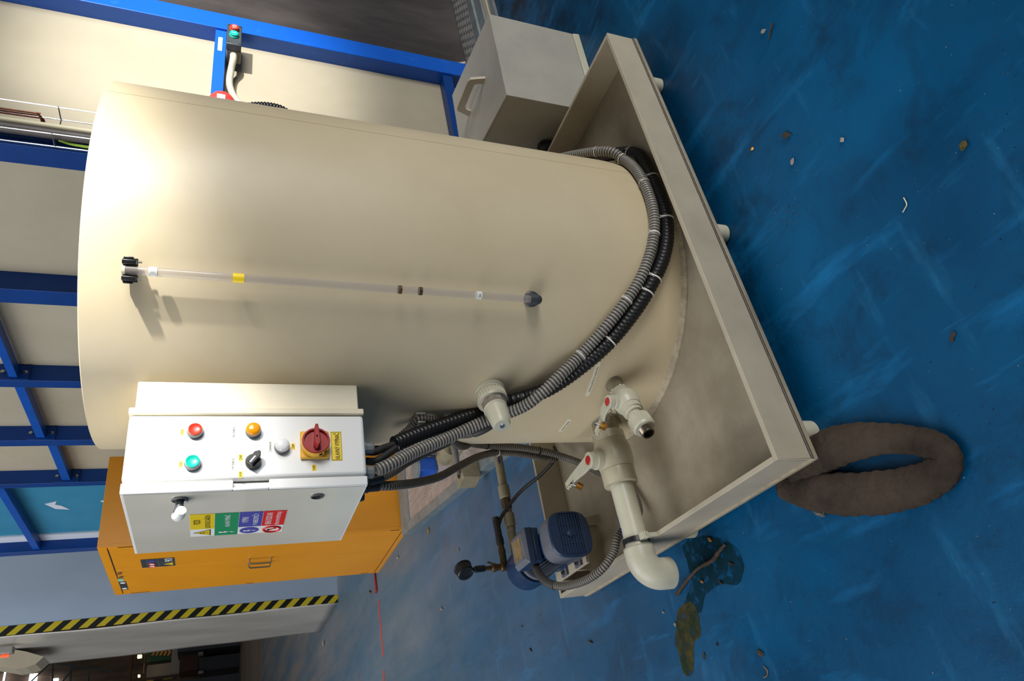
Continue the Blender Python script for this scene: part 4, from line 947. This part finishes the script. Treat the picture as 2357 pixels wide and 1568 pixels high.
# wire cable basket on the corner post
CT = thing('cable_basket', (2.43, 2.26, 1.6), 'galvanised wire cable basket running up the corner post of the blue frame', 'cable basket')
wr = [(2.352, 2.225), (2.352, 2.29), (2.40, 2.292), (2.455, 2.292), (2.505, 2.288), (2.505, 2.225)]
for x, y in wr: MB().cyl((x, y, 0), (x, y, 3.2), .0026, 8).build('wire', M_STEEL, CT)
for z in (1.44, 1.69, 1.94, 2.19, 2.44): MB().tube([V((2.352, 2.222, z)), V((2.352, 2.294, z)), V((2.43, 2.295, z)), V((2.505, 2.290, z)), V((2.505, 2.222, z))], .0026, 8).build('cross_wire', M_STEEL, CT)
for (x, y, r, m, lab, nm) in ((2.432, 2.262, .0125, M_CABBEIGE, 'pale cable running up inside the wire basket', 'cable'), (2.392, 2.262, .021, M_CABDARK, 'thick dark grey cable running up inside the wire basket', 'cable'),
                          (2.366, 2.283, .006, mat('green_yellow_wire', '#8fae22', '#2d6b24', 18), 'thin green-yellow earth wire in the wire basket', 'cable')):
    if r < .01: tag(MB().tube(smooth_path([V((x, y, 1.25)), V((x, y, 1.6)), V((x, y, 1.85)), V((x+.02, y+.004, 1.93))], 8), r, 12).build(nm, m), lab, 'cable'); continue
    tag(MB().tube(smooth_path([V((x-.012, y, 1.25)), V((x-.006, y-.002, 1.6)), V((x, y, 2.0)), V((x+.004, y, 2.6)), V((x, y, 3.2))], 8), r, 14).build(nm, m), lab, 'cable')
for i, dx in enumerate((0, .012, .024)):
    tag(MB().tube(smooth_path([V((2.448, 2.290, 1.985+.006*i)), V((2.468+dx*.4, 2.276, 1.99+.006*i)), V((2.470+dx, 2.262, 2.0+.008*i)), V((2.470+dx, 2.262, 2.06)), V((2.470+dx, 2.262, 2.6)), V((2.470+dx, 2.262, 3.2))], 6), .0035, 10).build('copper_tube', M_COPPER),
        ('thin copper tube nearest the post in the wire basket', 'thin copper tube in the middle of three in the wire basket', 'thin copper tube at the outer edge of the wire basket')[i], 'tube')
# start/stop box and its conduit
SB = thing('push_button_station', (3.21, 2.24, 1.27), 'small dark grey start-stop button box under the blue rail', 'switch box')
sx0, sx1, sb0, sb1, sz0_, sz1_ = 3.135, 3.292, 2.235, 2.345, 1.278, 1.346
MB().box(sx0, sx1, sb0+.038, sb1, sz0_, sz1_).build('box_base', M_GREYHOSE2, SB, bevel=.006)
MB().box(sx0, sx1, sb0, sb0+.037, sz0_, sz1_).build('box_cover', M_DGREY, SB, bevel=.004)
for x, m, lb in ((3.252, M_REDBTN, 'red stop button'), (3.202, M_GREENBTN, 'green start button')):
    o = MB().lathe((x, sb0, 1.313), (0, -1, 0), [(0, .022), (.006, .022), (.007, .0195), (.016, .0195), (.018, .017), (.018, .001)], 28).build('push_button', m, SB); o['label'] = lb
    if m is M_REDBTN: MB().torus((x, sb0-.0182, 1.313), (0, 1, 0), .008, .0016, 20, 6).build('button_mark', M_WHTINK, o)
    else: MB().obox((x, sb0-.0184, 1.313), (1, 0, 0), (0, 0, 1), (0, 1, 0), .003, .016, .0008).build('button_mark', M_WHTINK, o)
for x in (sx0+.012, sx1-.012):
    for z in (sz0_+.009, sz1_-.009): MB().cyl((x, sb0+.001, z), (x, sb0-.0015, z), .004, 10).build('cover_screw', M_STEEL, SB)
cpth = [V((3.15, 2.295, 1.312)), V((3.10, 2.295, 1.312)), aty(531, 165, 2.33), aty(528, 190, 2.34), aty(533, 212, 2.335), aty(545, 232, 2.33), aty(570, 255, 2.33)]
hose('conduit', cpth, .0165, M_PPLIGHT, 'pale corrugated conduit leaving the start-stop box and dropping behind the tank', pitch=.009, depth=.08)
rc = aty(511, 232, 2.25)
RC = thing('red_dome', rc, 'red rounded cap with a white sticker peeking over the right edge of the tank', 'lamp')
MB().lathe(rc+V((-.05, 0, 0)), (1, 0, 0), [(-.06, .060), (.02, .060), (.04, .057), (.058, .048), (.07, .034), (.076, .016), (.077, .001)], 32).build('dome', M_LAMPRED, RC)
plate(aty(509, 222, rc.y-.0625), (1, 0, 0), (0, 0, 1), .03, .034, .001, 'sticker', M_WHTLABEL, RC)
bp_ = [aty(560, 250, 2.28), aty(585, 245, 2.26), aty(622, 246, 2.25), aty(655, 257, 2.26), aty(690, 290, 2.28)]
hose('corrugated_hose', bp_, .021, M_BLKHOSE, 'black corrugated hose bulging past the right edge of the tank below the red cap', pitch=.013, depth=.22)
# dark curtain to the right
cu = MB(); n = 60; vs = []; fs = []
zz = [.052, .06, .09, .15, .3, .6, 1.0, 1.5, 2.0, 2.6, 3.2, HT]
for i in range(n+1):
    x = 3.47+(6.3-3.47)*i/n
    for z in zz: vs.append(V((x, 2.36+.010*math.sin(x*3.1+.6*math.sin(z))+.006*math.sin(x*7+z*2)-(.03*max(0, .12-z)/.07), z)))
for i in range(n):
    for k in range(len(zz)-1): fs.append((i*len(zz)+k, (i+1)*len(zz)+k, (i+1)*len(zz)+k+1, i*len(zz)+k+1))
cu.add(vs, fs); o = cu.build('strip_curtain', M_DARKPVC, ang=180); so = o.modifiers.new('s', 'SOLIDIFY'); so.thickness = .008
tag(o, 'dark dusty plastic curtain right of the bright blue post', 'curtain')

# ================================================================== SHEET-METAL PARTITION WITH HAZARD TAPE
SM = thing('metal_partition', (2.2, 9, 0), 'blue-grey sheet-metal partition edged with black-and-yellow tape, left of the yellow cabinet', 'partition')
MB().box(1.862, 2.95, 8.25, 8.26, 0, 4.4).build('front_sheet', M_GREYSHEET, SM, flat=True)
ss = MB(); vs = []; fs = []; zz = [4.4*k/40 for k in range(41)]; nn = 24
for i in range(nn+1):
    y = 8.262+(9.78-8.262)*i/nn
    for z in zz: vs.append(V((1.857+.006*math.sin(y*4+z*1.3)+.004*math.sin(z*5+y*9), y, z)))
for i in range(nn):
    for k in range(40): fs.append((i*41+k, (i+1)*41+k, (i+1)*41+k+1, i*41+k+1))
ss.add(vs, fs); o = ss.build('side_sheet', M_SILVER, SM, ang=180); o.modifiers.new('s', 'SOLIDIFY').thickness = -.008
MB().box(1.858, 1.945, 8.2475, 8.2495, .0, 4.4).build('hazard_tape', M_TAPE, SM, flat=True)
MB().prism([V((1.9+.55, 8.249, 1.64)), V((2.36, 8.249, 1.70)), V((2.28, 8.249, 1.52)), V((2.20, 8.249, 1.33)), V((2.31, 8.249, 1.45)), V((2.40, 8.249, 1.6))], (0, -.0015, 0)).build('peeled_patch', M_RUST, SM, flat=True)
MB().prism([aty(*q, 8.85) for q in ((-40, 1484), (0, 1490), (60, 1500), (101, 1512), (82, 1529), (60, 1537), (35, 1541), (-40, 1528))], (0, .35, 0)).build('side_hood', M_CREAM, SM, flat=True)
wl = aty(14, 1498, 8.6)
BL = thing('signal_lamp', wl, 'small signal lamp with an orange lens high on the metal partition', 'lamp')
MB().obox(wl, (1, 0, 0), (0, 1, 0), (0, 0, 1), .07, .1, .13).build('lamp_body', M_GREYHOSE, BL, bevel=.01)
MB().lathe(wl+V((-.05, 0, .0)), (0, 0, 1), [(-.03, .014), (.03, .014), (.036, .008)], 20).build('lens', M_ORANGEL, BL)
MB().obox(wl+V((.06, 0, .10)), (1, 0, 0), (0, 1, 0), (.3, 0, 1), .09, .1, .05).build('bracket', M_BLACK, BL)

# ================================================================== FAR END OF THE HALL
bw = MB().box(-14, 30, 45.5, 45.9, 0, 16).build('wall_back', M_DARKWALL, flat=True); tag(bw, 'dark rusty end wall of the hall', 'wall', kind='structure')
def farbox(q, y, d, name, m, label, cat, group=None, low=False):
    a, b_ = aty(q[0], q[3], y), aty(q[2], q[1], y)
    o = MB().box(a.x, b_.x, y, y+d, 0 if low else max(b_.z, 0), a.z).build(name, m, flat=True); return tag(o, label, cat, group)
farbox((408, 1478, 553, 1502), 40, 2.2, 'steel_container', M_CONTAIN, 'dark grey container nearest the partition edge at the far end of the hall', 'container')
farbox((412, 1503, 458, 1547), 41, 2, 'rusty_tank_body', M_RUST, 'rust-brown vessel between the dark containers at the far end of the hall', 'vessel')
farbox((459, 1503, 553, 1546), 41, 2, 'steel_container', M_CONTAIN, 'dark grey container under the rust-brown vessel at the far end of the hall', 'container')
farbox((404, 1549, 556, 1600), 39, 2, 'steel_container', M_CONTAIN, 'dark grey container at the picture edge at the far end of the hall', 'container')
for y_ in (1503, 1547): farbox((456, y_-3, 468, y_+5), 40.3, .5, 'pipe_stub', M_CONC, ('pale pipe stub on the far containers, nearer the partition', 'pale pipe stub on the far containers, nearer the picture edge')[y_ > 1510], 'pipe')
farbox((392, 1478, 414, 1552), 43.2, .3, 'concrete_panel', M_CONC, 'pale upright panel above the rust-brown vessel in the far hall', 'panel', low=True)
farbox((337, 1526, 391, 1560), 43.6, .3, 'concrete_panel', M_CONC, 'pale broad panel left of the green opening in the far hall', 'panel', low=True)
gsn = farbox((337, 1478, 391, 1525), 44, .3, 'green_shutter', M_SIGNGREEN, 'dark green shutter with orange arrows in the far hall', 'shutter', low=True)
for k in range(5):
    a = aty(388-k*9, 1502, 43.9)
    tag(MB().prism([a+V((dx*.45, 0, dz_*.6)) for dx, dz_ in ((-.35, .12), (0, -.02), (.35, .12), (.35, -.04), (0, -.2), (-.35, -.04))], (0, .04, 0)).build('orange_arrow', M_ORANGE, flat=True), 'small orange chevron on the far green shutter', 'sign', 'orange chevrons on the far shutter')
farbox((329, 1478, 336, 1566), 43.0, .2, 'hazard_bar', M_TAPE2, 'black-and-yellow bar above the green shutter in the far hall', 'bar')
farbox((337, 1561, 404, 1567), 43.0, .2, 'hazard_post', M_TAPE2, 'black-and-yellow post beside the pale panel in the far hall', 'post')
farbox((290, 1490, 308, 1600), 43.5, .4, 'red_girder', M_RUST, 'dark red horizontal girder across the far hall', 'girder')
for q in ((316, 1507, 326, 1514), (317, 1553, 322, 1558)): farbox(q, 42.5, .3, 'hall_lamp', M_LAMPGLOW, ('glowing warm lamp in the far hall, the larger one', 'glowing warm lamp in the far hall, the smaller one near the picture edge')[q[1] > 1520], 'lamp')
for q in ((62, 1550, 86, 1590), (118, 1561, 134, 1590), (2, 1546, 10, 1600)): farbox(q, 45.2, .2, 'window_pane', M_SKYPANE, ('bright window pane high in the far wall, middle one', 'bright window pane in the far wall, lowest one', 'bright window pane in the far wall, topmost one')[(62, 118, 2).index(q[0])], 'window')
def truss(p, q, r, lab):
    tag(MB().cyl(p, q, r, 8).build('truss_bar', M_TRUSS), lab, 'truss', 'steel bracing in the far hall')
for i, (a, b_) in enumerate((((122, 1515), (120, 1600)), ((165, 1530), (160, 1600)), ((205, 1545), (203, 1600)), ((120, 1523), (60, 1580)), ((163, 1545), (120, 1600)), ((70, 1520), (260, 1545)))):
    truss(aty(*a, 36), aty(*b_, 36), .028, 'thin green-grey steel brace against the dark far wall')

# ================================================================== ABSORBENT SOCK
skp = [(1795, 1120, 26), (1835, 1128, 34), (1885, 1134, 41), (1945, 1138, 43), (2010, 1136, 43), (2075, 1126, 41), (2130, 1108, 37), (2165, 1082, 34), (2172, 1055, 32), (2150, 1030, 31), (2105, 1016, 29), (2050, 1010, 30), (1990, 1013, 36), (1935, 1025, 42), (1890, 1045, 42), (1855, 1075, 38), (1828, 1100, 32)]
cen_ = [atz(x, y, .024) for x, y, r in skp]; rr = [r*((c-EYE).length)/FPX for c, (x, y, r) in zip(cen_, skp)]
sm_ = smooth_path([V((c.x, c.y, 0)) for c in cen_], 8); L0 = len(sm_)
def srad(i): f = i/(L0-1)*(len(rr)-1); k = min(int(f), len(rr)-2); return rr[k]+(rr[k+1]-rr[k])*(f-k)
path = []
for i, p in enumerate(sm_): path.append(V((p.x, p.y, srad(i)*.55)))
so_ = MB().tube(path, lambda i, L: srad(i)*(1+.03*math.sin(i*1.7)+.02*math.sin(i*.6)), 24, flat=.58)
for k, v in enumerate(so_.v): so_.v[k] = V((v.x, v.y, max(v.z, .0008)))
SK = tag(so_.build('absorbent_sock', M_SOCK, ang=180), 'dark oil-stained absorbent felt sock looped on the floor beside the tray corner', 'absorbent sock')

# ================================================================== FLOOR LITTER
def stain(pts, m, label, z=.0006):
    P = [atz(x, y, z) for x, y in pts]; c = sum(P, V())/len(P); mb = MB(); out = []
    pr_ = resample(smooth_path(P+[P[0]], 6), .006)[:-1]
    for p in pr_:
        d = (p-c); out.append(p+d.normalized()*random.uniform(-.0022, .0022))
    mb.prism(out, (0, 0, .0004))
    return tag(mb.build('dried_stain', m, flat=True), label, 'stain')
M_STAIN = mat('dried_brown_residue', '#4a4327', '#2c3826', 14, .9, spec=.1, lo=.4, hi=.62); M_STAIN2 = mat('thin_green_residue', '#0f3038', '#123a4c', 9, .9, spec=.1, lo=.4, hi=.6)
for m_, sc_ in ((M_STAIN, .0), (M_STAIN2, 0)):
    nt_ = m_.node_tree; bs = nt_.nodes['Principled BSDF']; tcn = nt_.nodes.new('ShaderNodeTexCoord'); nz = nt_.nodes.new('ShaderNodeTexNoise'); nz.inputs['Scale'].default_value = 38; nz.inputs['Detail'].default_value = 8
    rp = nt_.nodes.new('ShaderNodeMapRange'); rp.inputs['From Min'].default_value = .36; rp.inputs['From Max'].default_value = .56; rp.inputs['To Min'].default_value = .25 if m_ is M_STAIN else .05; rp.inputs['To Max'].default_value = .95 if m_ is M_STAIN else .6
    nt_.links.new(tcn.outputs['Object'], nz.inputs['Vector']); nt_.links.new(nz.outputs['Fac'], rp.inputs['Value']); nt_.links.new(rp.outputs[0], bs.inputs['Alpha'])
stain([(1560, 1405), (1582, 1385), (1600, 1395), (1610, 1430), (1612, 1465), (1598, 1480), (1597, 1530), (1594, 1550), (1585, 1558), (1572, 1545), (1562, 1500), (1553, 1480), (1556, 1450)], M_STAIN, 'brown dried residue patch on the blue floor near the pipe elbow')
stain([(1570, 1260), (1590, 1240), (1640, 1235), (1690, 1255), (1712, 1300), (1700, 1345), (1660, 1345), (1625, 1370), (1612, 1410), (1575, 1400), (1590, 1340), (1580, 1290)], M_STAIN2, 'thin greenish residue film on the blue floor by the twig', .0003)
tw_p = [atz(x, y, .010) for x, y in ((1557, 1369), (1582, 1335), (1608, 1308), (1640, 1290), (1655, 1270), (1670, 1252))]
tag(MB().tube(smooth_path(tw_p, 5), lambda i, L: (.0052, .0048, .0042, .0055, .0062, .0045, .004)[min(6, i//4)]*(1+.12*math.sin(i*2.1)), 10).build('twig', M_WOOD), 'crooked dark twig lying on the floor below the pipe elbow', 'twig')
def pebble(x, y, r, m, name, label, cat, sq_=(1, 1, .7), grp=None, rot=0, z=None):
    c = atz(x, y, 0); bm = bmesh.new(); bmesh.ops.create_icosphere(bm, subdivisions=2, radius=1)
    sd_ = random.random()*50
    for v in bm.verts:
        k = 1+.28*math.sin(v.co.x*5+sd_)*math.sin(v.co.y*4+sd_*2)+.16*math.sin(v.co.z*7+sd_)+random.uniform(-.12, .12)
        v.co *= k
    mb = MB(); ca_, sa_ = math.cos(rot), math.sin(rot)
    zmin = min(v.co.z for v in bm.verts)*sq_[2]*r
    bm.verts.ensure_lookup_table()
    vs = []
    for v in bm.verts:
        px, py = v.co.x*sq_[0]*r, v.co.y*sq_[1]*r
        vs.append(V((c.x+px*ca_-py*sa_, c.y+px*sa_+py*ca_, v.co.z*sq_[2]*r-zmin)))
    mb.add(vs, [[v.index for v in f.verts] for f in bm.faces]); bm.free()
    o = mb.build(name, m, flat=True); return tag(o, label, cat, grp)
for q in ((1760, 73, .0058, M_STONE, 'grit_lump', 'pale grit lump at the upper right beside a dark splinter', 'grit', (1, 1.3, .7)),
          (1827, 372, .006, M_STONE, 'grit_lump', 'pale grit lump on bare blue floor right of the tray', 'grit', (1.3, .8, .7)),
          (1941, 322, .005, M_STONE, 'grit_lump', 'small pale grit lump alone in the blue floor far from the tray', 'grit', (1, 1.1, .6)),
          (1812, 311, .010, M_LEAF, 'leaf_crumb', 'dark crumpled leaf crumb on the blue floor near the grit lumps', 'leaf', (.7, 1.5, .4)),
          (2222, 335, .008, M_MOSS, 'moss_crumb', 'mossy brown crumb near the right picture edge', 'moss', (1.1, .9, .6)),
          (1733, 343, .004, M_ORANGE, 'orange_crumb', 'tiny orange crumb on the blue floor right of the tray', 'crumb', (1, 1.2, .6)),
          (2195, 776, .006, M_LEAF, 'leaf_crumb', 'dark crumb on the blue floor above the sock loop', 'leaf', (1.5, .7, .5)),
          (1636, 1243, .006, M_CHIP, 'wood_chip', 'tan chip just outside the tray wall near the pipe clamp', 'wood chip', (1, 1.4, .5)),
          (1618, 1339, .005, M_CHIP, 'wood_chip', 'orange-tan chip on the greenish residue beside the twig', 'wood chip', (.8, 1.3, .6)),
          (1684, 1298, .006, M_WOOD, 'bark_crumb', 'dark bark crumb right of the twig', 'bark', (.5, 1.7, .5)),
          (1661, 1341, .006, M_WOOD, 'bark_crumb', 'forked dark bark crumb below the twig', 'bark', (.5, 1.6, .4)),
          (1528, 1409, .004, M_STONE, 'grit_lump', 'pale grit lump left of the brown residue patch', 'grit', (1, 1, .7)),
          (1556, 1437, .005, M_STONE, 'grit_lump', 'pale grit lump at the edge of the brown residue patch', 'grit', (1, 1.2, .7)),
          (1752, 1504, .006, M_LEAF, 'leaf_crumb', 'dark oblong crumb near the bottom picture edge, right of the residue', 'leaf', (1, 1.8, .6)),
          (1622, 1511, .006, M_LEAF, 'leaf_crumb', 'dark crumb right of the brown residue tail', 'leaf', (1.6, .8, .5)),
          (1652, 1484, .004, M_LEAF, 'leaf_crumb', 'small dark crumb on the blue floor between residue tail and oblong crumb', 'leaf', (1, 1.2, .6)),
          (1202, 1442, .006, M_WOOD, 'bark_crumb', 'dark splinter on the blue floor left of the pump, upper one', 'bark', (.5, 1.6, .4)),
          (1361, 1478, .008, M_WOOD, 'bark_crumb', 'long dark splinter on the blue floor below the pump', 'bark', (.4, 1.9, .4)),
          (1223, 1496, .008, M_WOOD, 'bark_crumb', 'dark splinter near the bottom picture edge left of the pump', 'bark', (.5, 1.6, .4)),
          (1057, 1265, .009, M_CHIP, 'wood_chip', 'tan chip on the floor above the pressure gauge', 'wood chip', (.6, 1.3, .5)),
          (918, 1283, .011, M_STONE, 'metal_nut', 'small grey nut on the floor by the yellow cabinet', 'nut', (1, 1, .8)),
          (988, 1222, .016, M_CHIP, 'orange_scrap', 'orange-brown scrap at the tip of the tread-plate step', 'scrap', (1.3, .6, .4)),
          (853, 1363, .03, M_CHIP, 'wood_splinter', 'pale wood splinter beside the dark red strip', 'splinter', (.25, 1.9, .3)),
          (1018, 1402, .012, M_STONE, 'grit_lump', 'pale grit lump on the greyish floor left of the gauge', 'grit', (.6, 1.4, .5)),
          (747, 1480, .035, M_STONE, 'grit_lump', 'pale grit lump on the worn floor near the partition foot', 'grit', (1, .8, .4)),
          (1893, 1180, .011, M_SOCKGRIT, 'grit_clump', 'grey lump of grit stuck to the lower edge of the sock', 'grit', (.7, 1.3, .6))):
    pebble(*q[:7], sq_=q[7], rot=random.random()*.6-.9)
tag(MB().tube([atz(1770, 90, .004), atz(1773, 70, .005), atz(1779, 53, .004)], .0022, 8).build('splinter', M_WOOD), 'thin dark splinter beside the pale grit lump at the upper right', 'splinter')
tag(MB().tube(smooth_path([atz(2080, 455, .003), atz(2087, 470, .004), atz(2083, 480, .003), atz(2078, 489, .002)], 5), .0012, 6).build('straw', M_CABBEIGE), 'thin bent pale straw on the open blue floor', 'straw')
tag(MB().tube(smooth_path([atz(1757, 1534, .003), atz(1766, 1545, .004), atz(1765, 1556, .003), atz(1758, 1560, .002)], 5), .0012, 6).build('straw', M_CHIP), 'thin curled brown straw near the bottom picture edge', 'straw')
cr = MB()
def crumb(x, y, s, arr):
    c = atz(x, y, 0)
    arr.add([c+V((random.uniform(-s, s), random.uniform(-s, s), 0)) for _ in range(3)]+[c+V((0, 0, s*.9))], [(0, 1, 2), (0, 1, 3), (1, 2, 3), (2, 0, 3)])
for _ in range(170): crumb(random.gauss(1815, 20), random.gauss(490, 26)-0, random.uniform(.0008, .0024), cr)
for _ in range(140): crumb(random.gauss(1600, 45), random.gauss(1390, 70), random.uniform(.0008, .0024), cr)
for _ in range(330): crumb(random.uniform(1400, 2357), random.uniform(0, 1568), random.uniform(.0006, .0022), cr)
for _ in range(200): crumb(random.uniform(980, 1500), random.uniform(1180, 1568), random.uniform(.001, .0035), cr)
for _ in range(60): crumb(random.gauss(1620, 25), random.gauss(340, 40), random.uniform(.0008, .002), cr)
# keep only what lies on open floor (not under the tray, plinth or box)
keep_f = []
for f in cr.f:
    c = sum((cr.v[i] for i in f), V())/len(f)
    inside = (tx0-.02 < c.x < tx1+.02 and ty0-.02 < c.y < ty1+.02) or (c.x > 1.15 and c.y > 2.3) or (1.95 < c.x < 2.7 and 1.38 < c.y < 1.95) or (c.x > 2.7 and c.y > 1.9)
    if not inside: keep_f.append(f)
cr.f = keep_f
tag(cr.build('floor_crumbs', M_LEAF, flat=True), 'fine dark crumbs scattered over the blue floor', 'crumbs', kind='stuff')

# ================================================================== LIGHT
W_ = bpy.data.worlds.new('hall_light'); S.world = W_; W_.use_nodes = True
bg = W_.node_tree.nodes['Background']; bg.inputs['Color'].default_value = (.92, .96, 1, 1); bg.inputs['Strength'].default_value = .11
def aim(o, at):
    d = V(at)-o.location; o.rotation_euler = d.to_track_quat('-Z', 'Y').to_euler()
def area(name, loc, at, sx, sy, e, col):
    l = bpy.data.lights.new(name, 'AREA'); l.shape = 'RECTANGLE'; l.size = sx; l.size_y = sy; l.energy = e; l.color = col
    o = bpy.data.objects.new(name, l); COL.objects.link(o); o.location = loc; aim(o, at); return o
def sun_patch(name, loc, at, cone, energy, sc):
    l = bpy.data.lights.new(name, 'SPOT'); l.energy = energy; l.color = (1, .985, .95); l.shadow_soft_size = .09; l.spot_size = math.radians(cone); l.spot_blend = 1
    o = bpy.data.objects.new(name, l); COL.objects.link(o); o.location = loc; aim(o, at); o.scale = sc
sun_patch('sun_patch_tank', (2.9, -3.1, 3.35), (0.86, 1.43, 1.90), 33, 5000, (1, .47, 1))
sun_patch('sun_patch_panel', (3.3, -3.1, 3.35), (3.12, 2.38, 1.50), 19, 3200, (1, .95, 1))
area('hall_window_right', (4.6, -5.3, 2.5), (1.6, 1.4, 1.0), 4.5, 2.2, 450, (1, .99, .965))
area('hall_window_left', (-5.5, 2.0, 3.6), (1.2, 3.0, .6), 5, 2.6, 195, (.97, .98, 1))
area('partition_fill_light', (-3.5, 5.0, 7.5), (1.2, 8.5, .8), 8, 6, 600, (.93, .96, 1))  # unseen area light added to brighten the metal partition
S.view_settings.view_transform = 'Standard'; S.view_settings.look = 'None'; S.view_settings.exposure = 0; S.view_settings.gamma = 1
S.view_settings.use_curve_mapping = False
